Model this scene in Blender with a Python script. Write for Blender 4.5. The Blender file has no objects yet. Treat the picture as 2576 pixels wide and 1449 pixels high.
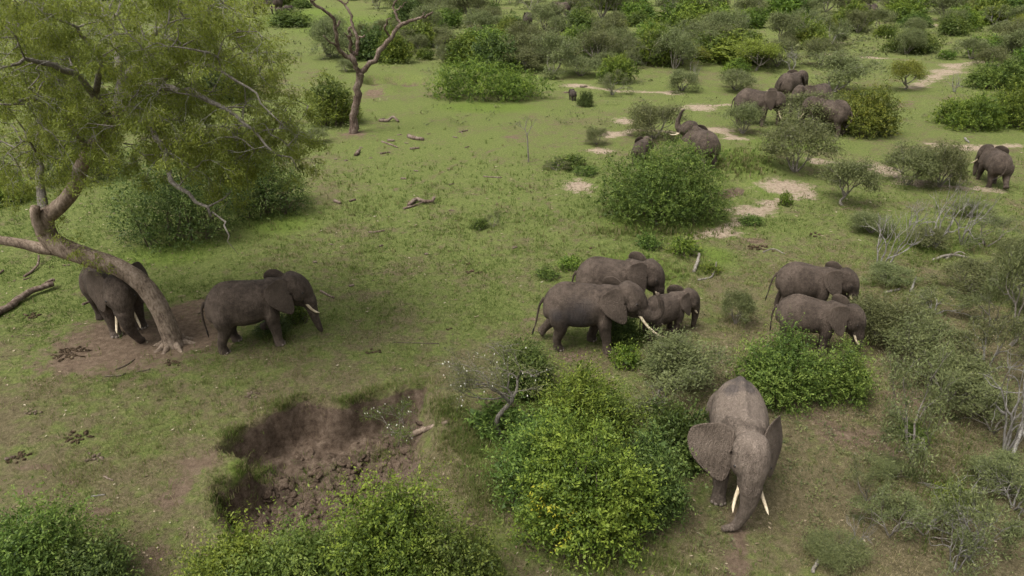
import bpy, bmesh, math, random
import numpy as np
from mathutils import Vector, Matrix
from mathutils.bvhtree import BVHTree

# ------------------------------------------------------------------ camera, sky, sun, exposure
SC = bpy.context.scene
COL = SC.collection
CAM_H = 13.0
PITCH = math.radians(26.7)            # below the horizon
FPX = 1740.0                          # focal length in pixels of a 2576 wide picture
cam_d = bpy.data.cameras.new('camera')
cam_d.sensor_width = 36.0
cam_d.lens = FPX / 2576 * 36.0
cam_d.clip_start = 0.1
cam_d.clip_end = 6000
cam = bpy.data.objects.new('camera', cam_d)
COL.objects.link(cam)
cam.location = (0, 0, CAM_H)
cam.rotation_euler = (math.pi / 2 - PITCH, 0, 0)
SC.camera = cam

SUN_EL, SUN_AZ = 64.0, -122.0          # azimuth from +Y towards +X: from the left
world = bpy.data.worlds.new('World')
SC.world = world
world.use_nodes = True
_wn = world.node_tree.nodes
_bg = _wn['Background']
_sky = _wn.new('ShaderNodeTexSky')
_sky.sky_type = 'NISHITA'
_sky.sun_disc = False
_sky.sun_elevation = math.radians(SUN_EL)
_sky.sun_rotation = math.radians(SUN_AZ)
_sky.air_density = 1.0
_sky.dust_density = 8.0
_sky.ozone_density = 0.4
_hs = _wn.new('ShaderNodeHueSaturation')          # the grey of an overcast sky
_hs.inputs['Saturation'].default_value = 0.12
world.node_tree.links.new(_sky.outputs[0], _hs.inputs['Color'])
world.node_tree.links.new(_hs.outputs[0], _bg.inputs[0])
_bg.inputs[1].default_value = 0.135
sun_d = bpy.data.lights.new('sun', 'SUN')
sun_d.energy = 1.35
sun_d.angle = math.radians(30)
sun_d.color = (1.0, 0.94, 0.83)
sun = bpy.data.objects.new('sun', sun_d)
COL.objects.link(sun)
_az, _el = math.radians(SUN_AZ), math.radians(SUN_EL)
_to = Vector((math.sin(_az) * math.cos(_el), math.cos(_az) * math.cos(_el), math.sin(_el)))
sun.rotation_euler = _to.to_track_quat('Z', 'Y').to_euler()
SC.view_settings.view_transform = 'Standard'
SC.view_settings.look = 'None'
SC.view_settings.gamma = 1.0
SC.view_settings.use_curve_mapping = False
SC.view_settings.exposure = 0.70
SC.render.engine = 'CYCLES'
SC.cycles.max_bounces = 6
SC.cycles.diffuse_bounces = 3
SC.cycles.transparent_max_bounces = 4

# ------------------------------------------------------------------ helpers
_FB = {}
def fbm(x, y, seed=0, octaves=4, f=1.0):
    """cheap smooth 2-D noise, about -1..1"""
    if (seed, octaves) not in _FB:
        _FB[seed, octaves] = np.random.RandomState(seed).uniform(0, 1, (octaves, 3, 3))
    r = _FB[seed, octaves]
    out = np.zeros(np.broadcast(x, y).shape)
    amp, tot = 1.0, 0.0
    for o in range(octaves):
        for k in range(3):
            a, p = r[o, k, 0] * 6.283, r[o, k, 1] * 6.283
            q = f * (0.8 + 0.45 * r[o, k, 2])
            out = out + amp * np.sin((x * math.cos(a) + y * math.sin(a)) * q + p + 0.9 * np.sin((y * math.cos(a) - x * math.sin(a)) * q * 0.7 + p * 2)) / 2
        tot += amp
        amp *= 0.55
        f *= 2.05
    return out / (tot * 0.95)

def new_mesh(name, verts, faces, mats=(), smooth=False, attrs=None, face_mat=None):
    """verts (n,3); faces (m,k) with k = 3 or 4, or a list of such arrays"""
    me = bpy.data.meshes.new(name)
    if isinstance(faces, np.ndarray):
        faces = [faces]
    faces = [f for f in faces if len(f)]
    verts = np.asarray(verts, dtype=np.float32)
    me.vertices.add(len(verts))
    me.vertices.foreach_set('co', verts.ravel())
    nl = sum(f.size for f in faces)
    npoly = sum(len(f) for f in faces)
    me.loops.add(nl)
    me.loops.foreach_set('vertex_index', np.concatenate([f.ravel() for f in faces]).astype(np.int32))
    me.polygons.add(npoly)
    tot = np.concatenate([np.full(len(f), f.shape[1], np.int32) for f in faces])
    start = np.concatenate([[0], np.cumsum(tot)[:-1]]).astype(np.int32)
    me.polygons.foreach_set('loop_start', start)
    me.polygons.foreach_set('loop_total', tot)
    if smooth:
        me.polygons.foreach_set('use_smooth', np.ones(npoly, dtype=bool))
    for m in mats:
        me.materials.append(m)
    if face_mat is not None:
        me.polygons.foreach_set('material_index', np.asarray(face_mat, dtype=np.int32))
    for k, v in (attrs or {}).items():
        at_ = me.attributes.new(k, 'FLOAT', 'POINT')
        at_.data.foreach_set('value', np.asarray(v, dtype=np.float32))
    me.update(calc_edges=True)
    return me

def obj(name, me, parent=None, loc=(0, 0, 0), kind=None):
    o = bpy.data.objects.new(name, me)
    COL.objects.link(o)
    o.location = loc
    if parent is not None:
        o.parent = parent
    if kind:
        o['kind'] = kind
    return o

def tag(o, label, cat, group=None, kind=None):
    o['label'] = label
    o['category'] = cat
    if group:
        o['group'] = group
    if kind:
        o['kind'] = kind
    return o

def thing(name, label, cat, loc=(0, 0, 0), rz=0.0, group=None, scale=None):
    o = bpy.data.objects.new(name, None)
    COL.objects.link(o)
    o.location = loc
    o.rotation_euler = (0, 0, rz)
    o.empty_display_size = 0.2
    if scale is not None:
        o.scale = scale
    return tag(o, label, cat, group)

def unit(v):
    v = np.asarray(v, float)
    return v / (np.linalg.norm(v, axis=-1, keepdims=True) + 1e-9)

def spline(P, n):
    """Catmull-Rom through the rows of P (any number of columns), n samples"""
    P = np.asarray(P, float)
    if len(P) < 3:
        t = np.linspace(0, 1, n)[:, None]
        return P[0] * (1 - t) + P[-1] * t
    Q = np.vstack([2 * P[0] - P[1], P, 2 * P[-1] - P[-2]])
    t = np.linspace(0, len(P) - 1 - 1e-9, n)
    i = t.astype(int)
    u = (t - i)[:, None]
    p0, p1, p2, p3 = Q[i], Q[i + 1], Q[i + 2], Q[i + 3]
    return 0.5 * (2 * p1 + (p2 - p0) * u + (2 * p0 - 5 * p1 + 4 * p2 - p3) * u * u + (3 * p1 - p0 - 3 * p2 + p3) * u ** 3)

class Geo:
    """collects vertices, quads and triangles"""
    def __init__(s):
        s.v, s.q, s.t, s.n, s.a = [], [], [], 0, []
    def add(s, v, q=None, t=None, a=0.0):
        v = np.asarray(v, float)
        s.v.append(v)
        if q is not None and len(q):
            s.q.append(np.asarray(q) + s.n)
        if t is not None and len(t):
            s.t.append(np.asarray(t) + s.n)
        s.a.append(np.broadcast_to(np.asarray(a, float), (len(v),)))
        s.n += len(v)
    def tube(s, P, R, sides=8, cap=True, a=0.0, squash=1.0, knob=0.0, rnd=None):
        P = np.asarray(P, float)
        R = np.asarray(R, float)
        n = len(P)
        T = unit(np.gradient(P, axis=0))
        up = np.array([0.0, 0.0, 1.0]) if abs(T[0][2]) < 0.9 else np.array([0.0, 1.0, 0.0])
        N = np.zeros_like(P)
        nn = unit(np.cross(np.cross(T[0], up), T[0]))
        for i in range(n):
            nn = unit(nn - T[i] * np.dot(nn, T[i]))
            N[i] = nn
        B = np.cross(T, N)
        th = np.linspace(0, 2 * math.pi, sides, endpoint=False)
        rr = R[:, None] * np.ones(sides)[None]
        if knob and rnd is not None:
            rr = rr * (1 + knob * rnd.uniform(-1, 1, (n, sides)))
        V = P[:, None] + rr[:, :, None] * (np.cos(th)[None, :, None] * N[:, None] + squash * np.sin(th)[None, :, None] * B[:, None])
        i = np.arange(n - 1)[:, None] * sides
        j = np.arange(sides)[None]
        k = (j + 1) % sides
        Q = np.stack([i + j, i + k, i + sides + k, i + sides + j], -1).reshape(-1, 4)
        V = V.reshape(-1, 3)
        Tr = None
        if cap:
            V = np.vstack([V, P[0], P[-1]])
            c0, c1 = n * sides, n * sides + 1
            jj = np.arange(sides)
            kk = (jj + 1) % sides
            Tr = np.vstack([np.stack([np.full(sides, c0), kk, jj], -1),
                            np.stack([np.full(sides, c1), (n - 1) * sides + jj, (n - 1) * sides + kk], -1)])
        aa = np.repeat(np.broadcast_to(np.asarray(a, float), (n,)), sides)
        if cap:
            aa = np.concatenate([aa, [aa[0], aa[-1]]])
        s.add(V, Q, Tr, aa)
    def ball(s, c, r, sides=16, rings=10, a=0.0, M=None):
        ph = np.linspace(0, math.pi, rings + 1)[1:-1]
        th = np.linspace(0, 2 * math.pi, sides, endpoint=False)
        V = np.stack([np.sin(ph)[:, None] * np.cos(th), np.sin(ph)[:, None] * np.sin(th), np.cos(ph)[:, None] * np.ones(sides)], -1).reshape(-1, 3)
        V = np.vstack([V, [0, 0, 1], [0, 0, -1]]) * np.asarray(r, float)
        if M is not None:
            V = V @ np.asarray(M).T
        V = V + np.asarray(c, float)
        n = rings - 1
        i = np.arange(n - 1)[:, None] * sides
        j = np.arange(sides)[None]
        k = (j + 1) % sides
        Q = np.stack([i + j, i + sides + j, i + sides + k, i + k], -1).reshape(-1, 4)
        jj = np.arange(sides)
        kk = (jj + 1) % sides
        T = np.vstack([np.stack([np.full(sides, n * sides), jj, kk], -1),
                       np.stack([np.full(sides, n * sides + 1), (n - 1) * sides + kk, (n - 1) * sides + jj], -1)])
        s.add(V, Q, T, a)
    def arrays(s):
        v = np.vstack(s.v)
        f = []
        if s.q:
            f.append(np.vstack(s.q))
        if s.t:
            f.append(np.vstack(s.t))
        return v, f
    def mesh(s, name, mats, smooth=True, attr='var'):
        v, f = s.arrays()
        return new_mesh(name, v, f, mats, smooth, {attr: np.concatenate(s.a)})

# ------------------------------------------------------------------ materials
class Mat:
    def __init__(s, name, rough=0.9, spec=0.2):
        s.m = bpy.data.materials.new(name)
        s.m.use_nodes = True
        s.nt = s.m.node_tree
        s.b = s.nt.nodes['Principled BSDF']
        s.out = s.nt.nodes['Material Output']
        s.b.inputs['Roughness'].default_value = rough
        s.b.inputs['Specular IOR Level'].default_value = spec
    def n(s, t, **kw):
        x = s.nt.nodes.new('ShaderNode' + t)
        for k, v in kw.items():
            setattr(x, k, v)
        return x
    def link(s, a, b):
        s.nt.links.new(a, b)
    def val(s, sock, v):
        if hasattr(v, 'links'):
            s.link(v, sock)
        else:
            sock.default_value = v
    def coord(s, kind='Object'):
        return s.n('TexCoord').outputs[kind]
    def noise(s, scale, detail=4, rough=0.6, vec=None, stretch=None, dist=0.0):
        x = s.n('TexNoise')
        x.inputs['Scale'].default_value = scale
        x.inputs['Detail'].default_value = detail
        x.inputs['Roughness'].default_value = rough
        x.inputs['Distortion'].default_value = dist
        v = vec if vec is not None else s.coord()
        if stretch is not None:
            mp = s.n('Mapping')
            mp.inputs['Scale'].default_value = stretch
            s.link(v, mp.inputs[0])
            v = mp.outputs[0]
        s.link(v, x.inputs['Vector'])
        return x.outputs['Fac']
    def attr(s, name):
        x = s.n('Attribute')
        x.attribute_name = name
        return x.outputs['Fac']
    def math(s, op, a, b=0.5, c=0.0):
        x = s.n('Math', operation=op)
        s.val(x.inputs[0], a)
        s.val(x.inputs[1], b)
        s.val(x.inputs[2], c)
        return x.outputs[0]
    def ramp(s, fac, stops):
        x = s.n('ValToRGB')
        e = x.color_ramp.elements
        while len(e) < len(stops):
            e.new(0.5)
        for i, (p, c) in enumerate(stops):
            e[i].position = p
            e[i].color = (*c, 1) if not isinstance(c, (int, float)) else (c, c, c, 1)
        s.link(fac, x.inputs[0])
        return x.outputs[0]
    def smooth(s, x, lo, hi):
        n = s.n('MapRange', interpolation_type='SMOOTHSTEP')
        s.val(n.inputs['Value'], x)
        n.inputs['From Min'].default_value = lo
        n.inputs['From Max'].default_value = hi
        return n.outputs[0]
    def mix(s, fac, a, b, blend='MIX'):
        x = s.n('Mix', data_type='RGBA', blend_type=blend)
        s.val(x.inputs[0], fac)
        for sock, v in ((x.inputs[6], a), (x.inputs[7], b)):
            if hasattr(v, 'links'):
                s.link(v, sock)
            else:
                sock.default_value = (*v, 1)
        return x.outputs[2]
    def bump(s, h, strength=0.5, dist=0.02):
        x = s.n('Bump')
        x.inputs['Strength'].default_value = strength
        x.inputs['Distance'].default_value = dist
        s.link(h, x.inputs['Height'])
        s.link(x.outputs[0], s.b.inputs['Normal'])
    def base(s, c):
        s.val(s.b.inputs['Base Color'], c if hasattr(c, 'links') else (*c, 1))
        return s.m

def leaf_mat(name, dark, mid, light, extra=None, transl=0.3, rough=0.55):
    k = Mat(name, rough, 0.25)
    v = k.attr('var')
    oi = k.n('ObjectInfo')
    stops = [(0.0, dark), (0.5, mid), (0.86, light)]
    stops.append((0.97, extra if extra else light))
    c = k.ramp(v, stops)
    hs = k.n('HueSaturation')
    hs.inputs['Saturation'].default_value = 1.0
    k.link(k.math('MULTIPLY_ADD', oi.outputs['Random'], 0.03, 0.482), hs.inputs['Hue'])
    k.link(k.math('MULTIPLY_ADD', oi.outputs['Random'], 0.35, 0.82), hs.inputs['Value'])
    k.link(c, hs.inputs['Color'])
    k.base(hs.outputs[0])
    tr = k.n('BsdfTranslucent')
    k.link(hs.outputs[0], tr.inputs[0])
    mx = k.n('MixShader')
    mx.inputs[0].default_value = transl
    k.link(k.b.outputs[0], mx.inputs[1])
    k.link(tr.outputs[0], mx.inputs[2])
    k.link(mx.outputs[0], k.out.inputs[0])
    return k.m

def bark_mat(name, c1, c2, c3, scale=3.0, bump=0.6):
    k = Mat(name, 0.95, 0.1)
    n1 = k.noise(scale, 6, 0.65)
    n2 = k.noise(scale * 7, 5, 0.7, stretch=(1, 1, 0.35))
    f = k.math('MULTIPLY_ADD', n2, 0.55, k.math('MULTIPLY', n1, 0.5))
    k.base(k.ramp(f, [(0.42, c1), (0.52, c2), (0.63, c3)]))
    k.bump(k.math('MULTIPLY_ADD', n1, 0.6, n2), bump * 1.4, 0.045)
    return k.m

M = {}
M['leaf'] = leaf_mat('leaf green', (0.032, 0.057, 0.011), (0.086, 0.134, 0.022), (0.172, 0.226, 0.042))
M['leaf_bright'] = leaf_mat('leaf bright green', (0.036, 0.066, 0.010), (0.102, 0.156, 0.019), (0.200, 0.260, 0.034), (0.34, 0.33, 0.03))
M['leaf_yellow'] = leaf_mat('leaf yellow green', (0.052, 0.082, 0.014), (0.122, 0.160, 0.022), (0.215, 0.238, 0.033), (0.36, 0.32, 0.03))
M['leaf_acacia'] = leaf_mat('acacia leaf', (0.100, 0.126, 0.022), (0.192, 0.222, 0.036), (0.290, 0.308, 0.060), transl=0.5)
M['leaf_thorn'] = leaf_mat('thorn shrub leaf', (0.082, 0.098, 0.040), (0.145, 0.167, 0.064), (0.225, 0.245, 0.096), transl=0.4)
M['leaf_dark'] = leaf_mat('dark shrub leaf', (0.028, 0.050, 0.012), (0.070, 0.106, 0.022), (0.135, 0.174, 0.038))
M['bark'] = bark_mat('acacia bark', (0.085, 0.062, 0.047), (0.19, 0.145, 0.108), (0.31, 0.245, 0.19), 2.2)
M['bark_dead'] = bark_mat('dead tree bark', (0.055, 0.038, 0.030), (0.125, 0.090, 0.070), (0.23, 0.185, 0.150), 1.6)
M['twig'] = bark_mat('grey twig', (0.11, 0.095, 0.078), (0.19, 0.17, 0.14), (0.30, 0.27, 0.23), 4)
M['twig_pale'] = bark_mat('bleached twig', (0.11, 0.10, 0.086), (0.205, 0.19, 0.168), (0.33, 0.31, 0.28), 3)
M['stem'] = bark_mat('shrub stem', (0.05, 0.038, 0.028), (0.10, 0.080, 0.058), (0.19, 0.155, 0.115), 4)
M['dung'] = bark_mat('dung', (0.045, 0.030, 0.020), (0.095, 0.065, 0.040), (0.16, 0.115, 0.070), 9, 1.0)
M['dung_pale'] = bark_mat('dry dung', (0.12, 0.085, 0.06), (0.22, 0.165, 0.12), (0.31, 0.25, 0.19), 9, 1.0)
M['clod'] = bark_mat('soil clod', (0.055, 0.038, 0.026), (0.112, 0.080, 0.057), (0.18, 0.136, 0.100), 3, 1.0)
M['petal'] = Mat('white petal', 0.6).base((0.72, 0.70, 0.62))
M['ivory'] = Mat('ivory', 0.45, 0.4)
M['ivory'] = M['ivory'].base(M['ivory'].ramp(M['ivory'].noise(6, 3), [(0.3, (0.30, 0.23, 0.14)), (0.6, (0.56, 0.47, 0.33))]))
M['eye'] = Mat('eye', 0.15, 0.5).base((0.012, 0.008, 0.006))
M['nail'] = Mat('toenail', 0.6).base((0.20, 0.165, 0.135))
M['hair'] = Mat('tail hair', 0.8).base((0.02, 0.016, 0.014))

# ------------------------------------------------------------------ the lie of the land
def ray(px, py):
    """direction of the sight line through a point of the 2576 x 1449 photograph"""
    x, y = (px - 1288.0) / FPX, -(py - 724.5) / FPX
    c, s_ = math.cos(PITCH), math.sin(PITCH)
    return np.array([x, c + y * s_, -s_ + y * c])
def flat(px, py, z=0.0):
    d = ray(px, py)
    t = (z - CAM_H) / d[2]
    return np.array([d[0] * t, d[1] * t])
def poly(pts):
    return np.array([flat(*p) for p in pts])
def seg_dist(x, y, P, closed=True):
    d = np.full(np.shape(x), 1e9)
    n = len(P)
    for i in range(n if closed else n - 1):
        a, b = P[i], P[(i + 1) % n]
        ab = b - a
        t = np.clip(((x - a[0]) * ab[0] + (y - a[1]) * ab[1]) / (ab @ ab + 1e-9), 0, 1)
        d = np.minimum(d, np.hypot(x - a[0] - t * ab[0], y - a[1] - t * ab[1]))
    return d
def inside(x, y, P):
    r = np.zeros(np.shape(x), bool)
    n = len(P)
    for i in range(n):
        a, b = P[i], P[(i + 1) % n]
        if a[1] == b[1]:
            continue
        c = ((a[1] > y) != (b[1] > y)) & (x < (b[0] - a[0]) * (y - a[1]) / (b[1] - a[1]) + a[0])
        r ^= c
    return r
def sd(x, y, P):
    return np.where(inside(x, y, P), 1.0, -1.0) * seg_dist(x, y, P)
def sstep(a, b, x):
    t = np.clip((x - a) / (b - a), 0, 1)
    return t * t * (3 - 2 * t)

PIT = poly([(538, 1138), (590, 1098), (640, 1062), (705, 1030), (750, 1002), (800, 1004), (850, 1022), (915, 1000), (985, 985), (1040, 968), (1078, 966),
            (1082, 1000), (1095, 1050), (1110, 1110), (1060, 1180), (1010, 1250), (930, 1330), (760, 1350), (620, 1350), (550, 1330), (528, 1270), (536, 1225), (585, 1215), (615, 1185), (590, 1155)])
PIT_OPEN = poly([(1082, 1000), (1095, 1050), (1110, 1110), (1060, 1180), (1010, 1250), (930, 1330), (760, 1350), (620, 1350)])
PIT2 = poly([(905, 200), (925, 191), (985, 188), (1040, 189), (1078, 197), (1085, 210), (1030, 222), (960, 222), (910, 214)])
PIT2_OPEN = poly([(1085, 210), (1030, 222), (960, 222), (910, 214)])
PIT3 = poly([(1790, 470), (1850, 458), (1885, 464), (1880, 486), (1800, 500)])
MOUNDS = [(975, 228, 1.6, 0.55), (1835, 405, 1.9, 0.5), (1890, 430, 1.6, 0.45), (1930, 395, 1.5, 0.4), (1180, 1015, 1.3, 0.35), (600, 1175, 0.7, 0.22), (2200, 640, 2.0, 0.2), (1280, 1240, 1.6, 0.3)]
MW = [(flat(a, b), r, h) for a, b, r, h in MOUNDS]

def ground(x, y):
    x = np.asarray(x, float)
    y = np.asarray(y, float)
    far = sstep(25, 120, y)
    z = fbm(x, y, 3, 3, 0.07) * (0.10 + 0.5 * far) + fbm(x, y, 5, 3, 0.9) * 0.035
    z = z + np.maximum(0, y - 230) ** 1.0 * 0.0
    for c, r, h in MW:
        z = z + h * np.exp(-((x - c[0]) ** 2 + (y - c[1]) ** 2) / (r * r))
    near = (x > -16) & (x < 2) & (y > 8) & (y < 24)
    if np.any(near):
        xx, yy = x[near] if x.ndim else x, y[near] if y.ndim else y
        d = sd(xx + 0.12 * fbm(xx, yy, 11, 3, 4.0), yy + 0.12 * fbm(xx, yy, 12, 3, 4.0), PIT)
        op = seg_dist(xx, yy, PIT_OPEN, False)
        d2 = np.minimum(d, 9)
        wall = sstep(-0.05, 0.40 + 0.14 * fbm(xx, yy, 21, 2, 3.0), d2)
        slope = sstep(0.0, 1.7, op)
        depth = 1.35 * wall * (0.25 + 0.75 * slope)
        rough = wall * slope * (0.24 * fbm(xx, yy, 8, 4, 3.6) + 0.15 * np.abs(fbm(xx, yy, 9, 3, 8.0)))
        lip = 0.06 * np.exp(-(d / 0.35) ** 2)
        dz = -depth + rough + lip
        if x.ndim:
            z[near] += dz
        else:
            z = z + dz
    for P, PO, dep in ((PIT2, PIT2_OPEN, 1.5), (PIT3, None, 0.9)):
        lo, hi = P.min(0) - 3, P.max(0) + 3
        m = (x > lo[0]) & (x < hi[0]) & (y > lo[1]) & (y < hi[1])
        if np.any(m):
            xx, yy = (x[m], y[m]) if x.ndim else (x, y)
            d = sd(xx, yy, P)
            w = sstep(-0.2, 0.9, d)
            if PO is not None:
                w = w * sstep(0, 4, seg_dist(xx, yy, PO, False))
            dz = -dep * w + 0.2 * w * fbm(xx, yy, 31, 3, 2.2)
            if x.ndim:
                z[m] += dz
            else:
                z = z + dz
    return z

_G1 = (-24.0, 8.0, 0.1, 480, 620)        # x0, y0, step, nx, ny: look-up grids of the ground height
_G2 = (-420.0, 0.0, 1.5, 560, 420)
def _grid(g):
    gx, gy = np.meshgrid(g[0] + g[2] * np.arange(g[3]), g[1] + g[2] * np.arange(g[4]))
    return ground(gx.ravel(), gy.ravel()).reshape(g[4], g[3])
_GH = [(_G1, _grid(_G1)), (_G2, _grid(_G2))]
def gz(x, y):
    for g, h in _GH:
        u, v = (x - g[0]) / g[2], (y - g[1]) / g[2]
        i, j = int(u), int(v)
        if u >= 0 and v >= 0 and i < g[3] - 1 and j < g[4] - 1:
            a, b = u - i, v - j
            return float((h[j, i] * (1 - a) + h[j, i + 1] * a) * (1 - b) + (h[j + 1, i] * (1 - a) + h[j + 1, i + 1] * a) * b)
    return 0.0
def at(px, py):
    """the point of the ground that a point of the photograph shows"""
    z = 0.0
    for _ in range(5):
        p = flat(px, py, z)
        z = 0.5 * z + 0.5 * gz(p[0], p[1])
    return np.array([p[0], p[1], gz(p[0], p[1])])
def ppm(px, py):
    """photograph pixels per metre at the ground there, and the angle at which one looks down on it"""
    p = flat(px, py)
    dep = p[1] * math.cos(PITCH) + CAM_H * math.sin(PITCH)
    return FPX / dep, math.atan2(CAM_H, p[1])

# ------------------------------------------------------------------ ground
def build_ground():
    ys = [-60.0, -20.0, 0.0, 4.0, 7.0, 8.5]
    y = 9.0
    while y < 24:
        ys.append(y)
        y += 0.075 if 11.5 < y < 19.5 else 0.125
    while y < 260:
        ys.append(y)
        y += 0.155 * (y / 24) ** 1.6
    while y < 5000:
        ys.append(y)
        y *= 1.12
    xs = list(np.arange(0, 18, 0.165))
    x, st = 18.0, 0.165
    while x < 4000:
        xs.append(x)
        st *= 1.07
        x += st
    xs = np.array(xs)
    X = np.concatenate([-xs[:0:-1], xs])
    X = np.concatenate([X[X < -9.5], np.arange(-9.5, -1.5, 0.085), X[X >= -1.5]])
    Y = np.array(ys)
    gx, gy = np.meshgrid(X, Y)
    fx, fy = gx.ravel(), gy.ravel()
    z = ground(fx, fy)
    nx, ny = len(X), len(Y)
    i = np.arange(ny - 1)[:, None] * nx
    j = np.arange(nx - 1)[None]
    Q = np.stack([i + j, i + j + 1, i + nx + j + 1, i + nx + j], -1).reshape(-1, 4)
    wob = 0.5 * fbm(fx, fy, 41, 3, 0.9)
    def blob(cx, cy, rx, ry):
        c = flat(cx, cy)
        r1 = abs(flat(cx + rx, cy)[0] - c[0])
        r2 = 0.5 * abs(flat(cx, cy - ry)[1] - flat(cx, cy + ry)[1])
        d = np.hypot((fx - c[0]) / r1, (fy - c[1]) / r2)
        return np.clip(1.22 - 0.85 * d, 0, 1)
    def trail(pts, w):
        P = poly(pts)
        d = seg_dist(fx + wob * 0.3, fy + wob * 0.3, P, False)
        return np.clip(1.15 - 0.75 * d / w, 0, 1)
    mx = np.maximum
    sand = np.zeros_like(fx)
    for b in [(1455, 468, 46, 20), (1762, 270, 46, 11), (1570, 305, 34, 10), (1545, 338, 50, 9), (1800, 326, 62, 8), (1850, 347, 48, 6), (1975, 470, 84, 22), (2035, 492, 26, 10),
              (2215, 425, 56, 20), (2300, 458, 66, 12), (2440, 370, 90, 11), (1890, 530, 66, 20), (1800, 585, 90, 13), (1940, 508, 40, 10), (1450, 213, 46, 6), (1690, 232, 34, 7), (2400, 166, 40, 9), (2350, 196, 40, 6),
              (2300, 222, 40, 5), (2190, 145, 36, 5), (2105, 105, 30, 6), (2085, 140, 30, 4), (2060, 408, 30, 8), (2490, 472, 40, 5), (1510, 380, 40, 9), (2380, 180, 60, 8), (1960, 225, 40, 5)]:
        sand = mx(sand, blob(*b))
    sand = mx(sand, trail([(2330, 45), (2352, 72), (2440, 90), (2500, 106), (2600, 140)], 0.9))
    for tr_, w_ in [([(1540, 345), (1600, 325), (1700, 332), (1800, 328), (1870, 350)], .55), ([(1720, 600), (1800, 582), (1880, 545), (1960, 505), (2040, 482)], .50), ([(2040, 400), (2140, 412), (2230, 430), (2330, 462), (2420, 470), (2520, 478)], .55), ([(1690, 275), (1760, 268), (1830, 262)], .6), ([(2330, 360), (2440, 372), (2560, 364)], .6), ([(2290, 225), (2350, 200), (2400, 165), (2480, 150)], 1.0), ([(1440, 212), (1560, 228), (1690, 232)], .6), ([(2060, 140), (2190, 146), (2300, 150)], .8)]:
        sand = mx(sand, 0.86 * trail(tr_, w_))
    soil = np.zeros_like(fx)
    for b in [(330, 862, 235, 92), (330, 862, 235, 92), (470, 800, 130, 55), (200, 905, 100, 50), (520, 850, 90, 45), (890, 336, 52, 10), (500, 1170, 62, 40), (455, 1225, 55, 45), (430, 1262, 50, 30), (385, 1400, 60, 40), (250, 1290, 60, 20), (940, 240, 40, 12),
              (1440, 895, 90, 30), (1560, 890, 60, 22), (2130, 1090, 110, 45), (2060, 1050, 70, 35), (2290, 1000, 70, 40), (1700, 850, 60, 25), (1900, 605, 46, 12), (2240, 1130, 60, 40), (1290, 345, 40, 6), (1340, 800, 30, 6),
              (100, 1180, 60, 14), (60, 1240, 50, 14), (180, 1215, 40, 12), (240, 740, 70, 12), (1640, 870, 60, 20)]:
        soil = mx(soil, (1.25 if b[1] > 780 and b[1] < 930 and b[0] < 560 else 0.92) * blob(*b))
    soil = mx(soil, 0.85 * trail([(1905, 1100), (1885, 1220), (1868, 1320), (1850, 1449), (1840, 1600)], 0.36))
    soil = mx(soil, 0.60 * trail([(1190, 395), (1270, 368), (1320, 350)], 0.35))
    soil = mx(soil, 0.55 * trail([(1240, 425), (1320, 470), (1400, 530), (1440, 580)], 0.45))
    soil = mx(soil, 0.75 * trail([(2080, 306), (2160, 285), (2230, 275), (2300, 252)], 0.8))
    soil = mx(soil, 0.6 * trail([(990, 480), (1080, 450), (1170, 400)], 0.4))
    dpit = sd(fx + 0.12 * fbm(fx, fy, 11, 3, 4.0), fy + 0.12 * fbm(fx, fy, 12, 3, 4.0), PIT)
    pit = sstep(-0.06, 0.14, dpit)
    pit = pit * sstep(-0.1, 1.0, seg_dist(fx, fy, PIT_OPEN, False) + 0.45 * fbm(fx, fy, 14, 3, 2.5))
    d2 = sd(fx, fy, PIT2)
    pit = mx(pit, sstep(0.0, 0.8, d2))
    pit = mx(pit, sstep(0.0, 0.4, sd(fx, fy, PIT3)))
    lush = np.zeros_like(fx)
    for b in [(1860, 410, 100, 50), (1650, 560, 180, 40), (420, 640, 160, 40), (700, 560, 120, 40), (1220, 270, 180, 18), (1600, 660, 120, 40), (2000, 360, 150, 20), (1920, 470, 40, 30), (860, 60, 150, 30), (760, 40, 120, 30),
              (1640, 690, 120, 40), (1800, 640, 60, 30), (1250, 1130, 60, 60), (620, 1190, 60, 30), (1330, 1000, 60, 40), (2350, 620, 100, 30), (480, 620, 100, 20)]:
        lush = mx(lush, blob(*b))
    # near ground: dryness plus painted cloud shade; drier under thorn shrubs on the right
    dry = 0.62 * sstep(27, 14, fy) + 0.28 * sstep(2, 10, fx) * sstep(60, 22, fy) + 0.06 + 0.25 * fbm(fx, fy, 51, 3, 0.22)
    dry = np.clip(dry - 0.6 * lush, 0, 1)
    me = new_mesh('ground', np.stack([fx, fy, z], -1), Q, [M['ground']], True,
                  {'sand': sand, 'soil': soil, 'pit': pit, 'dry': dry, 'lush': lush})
    o = obj('ground', me, kind='structure')
    o['label'] = 'grazed green savanna with bare sandy patches'
    return o

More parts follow.
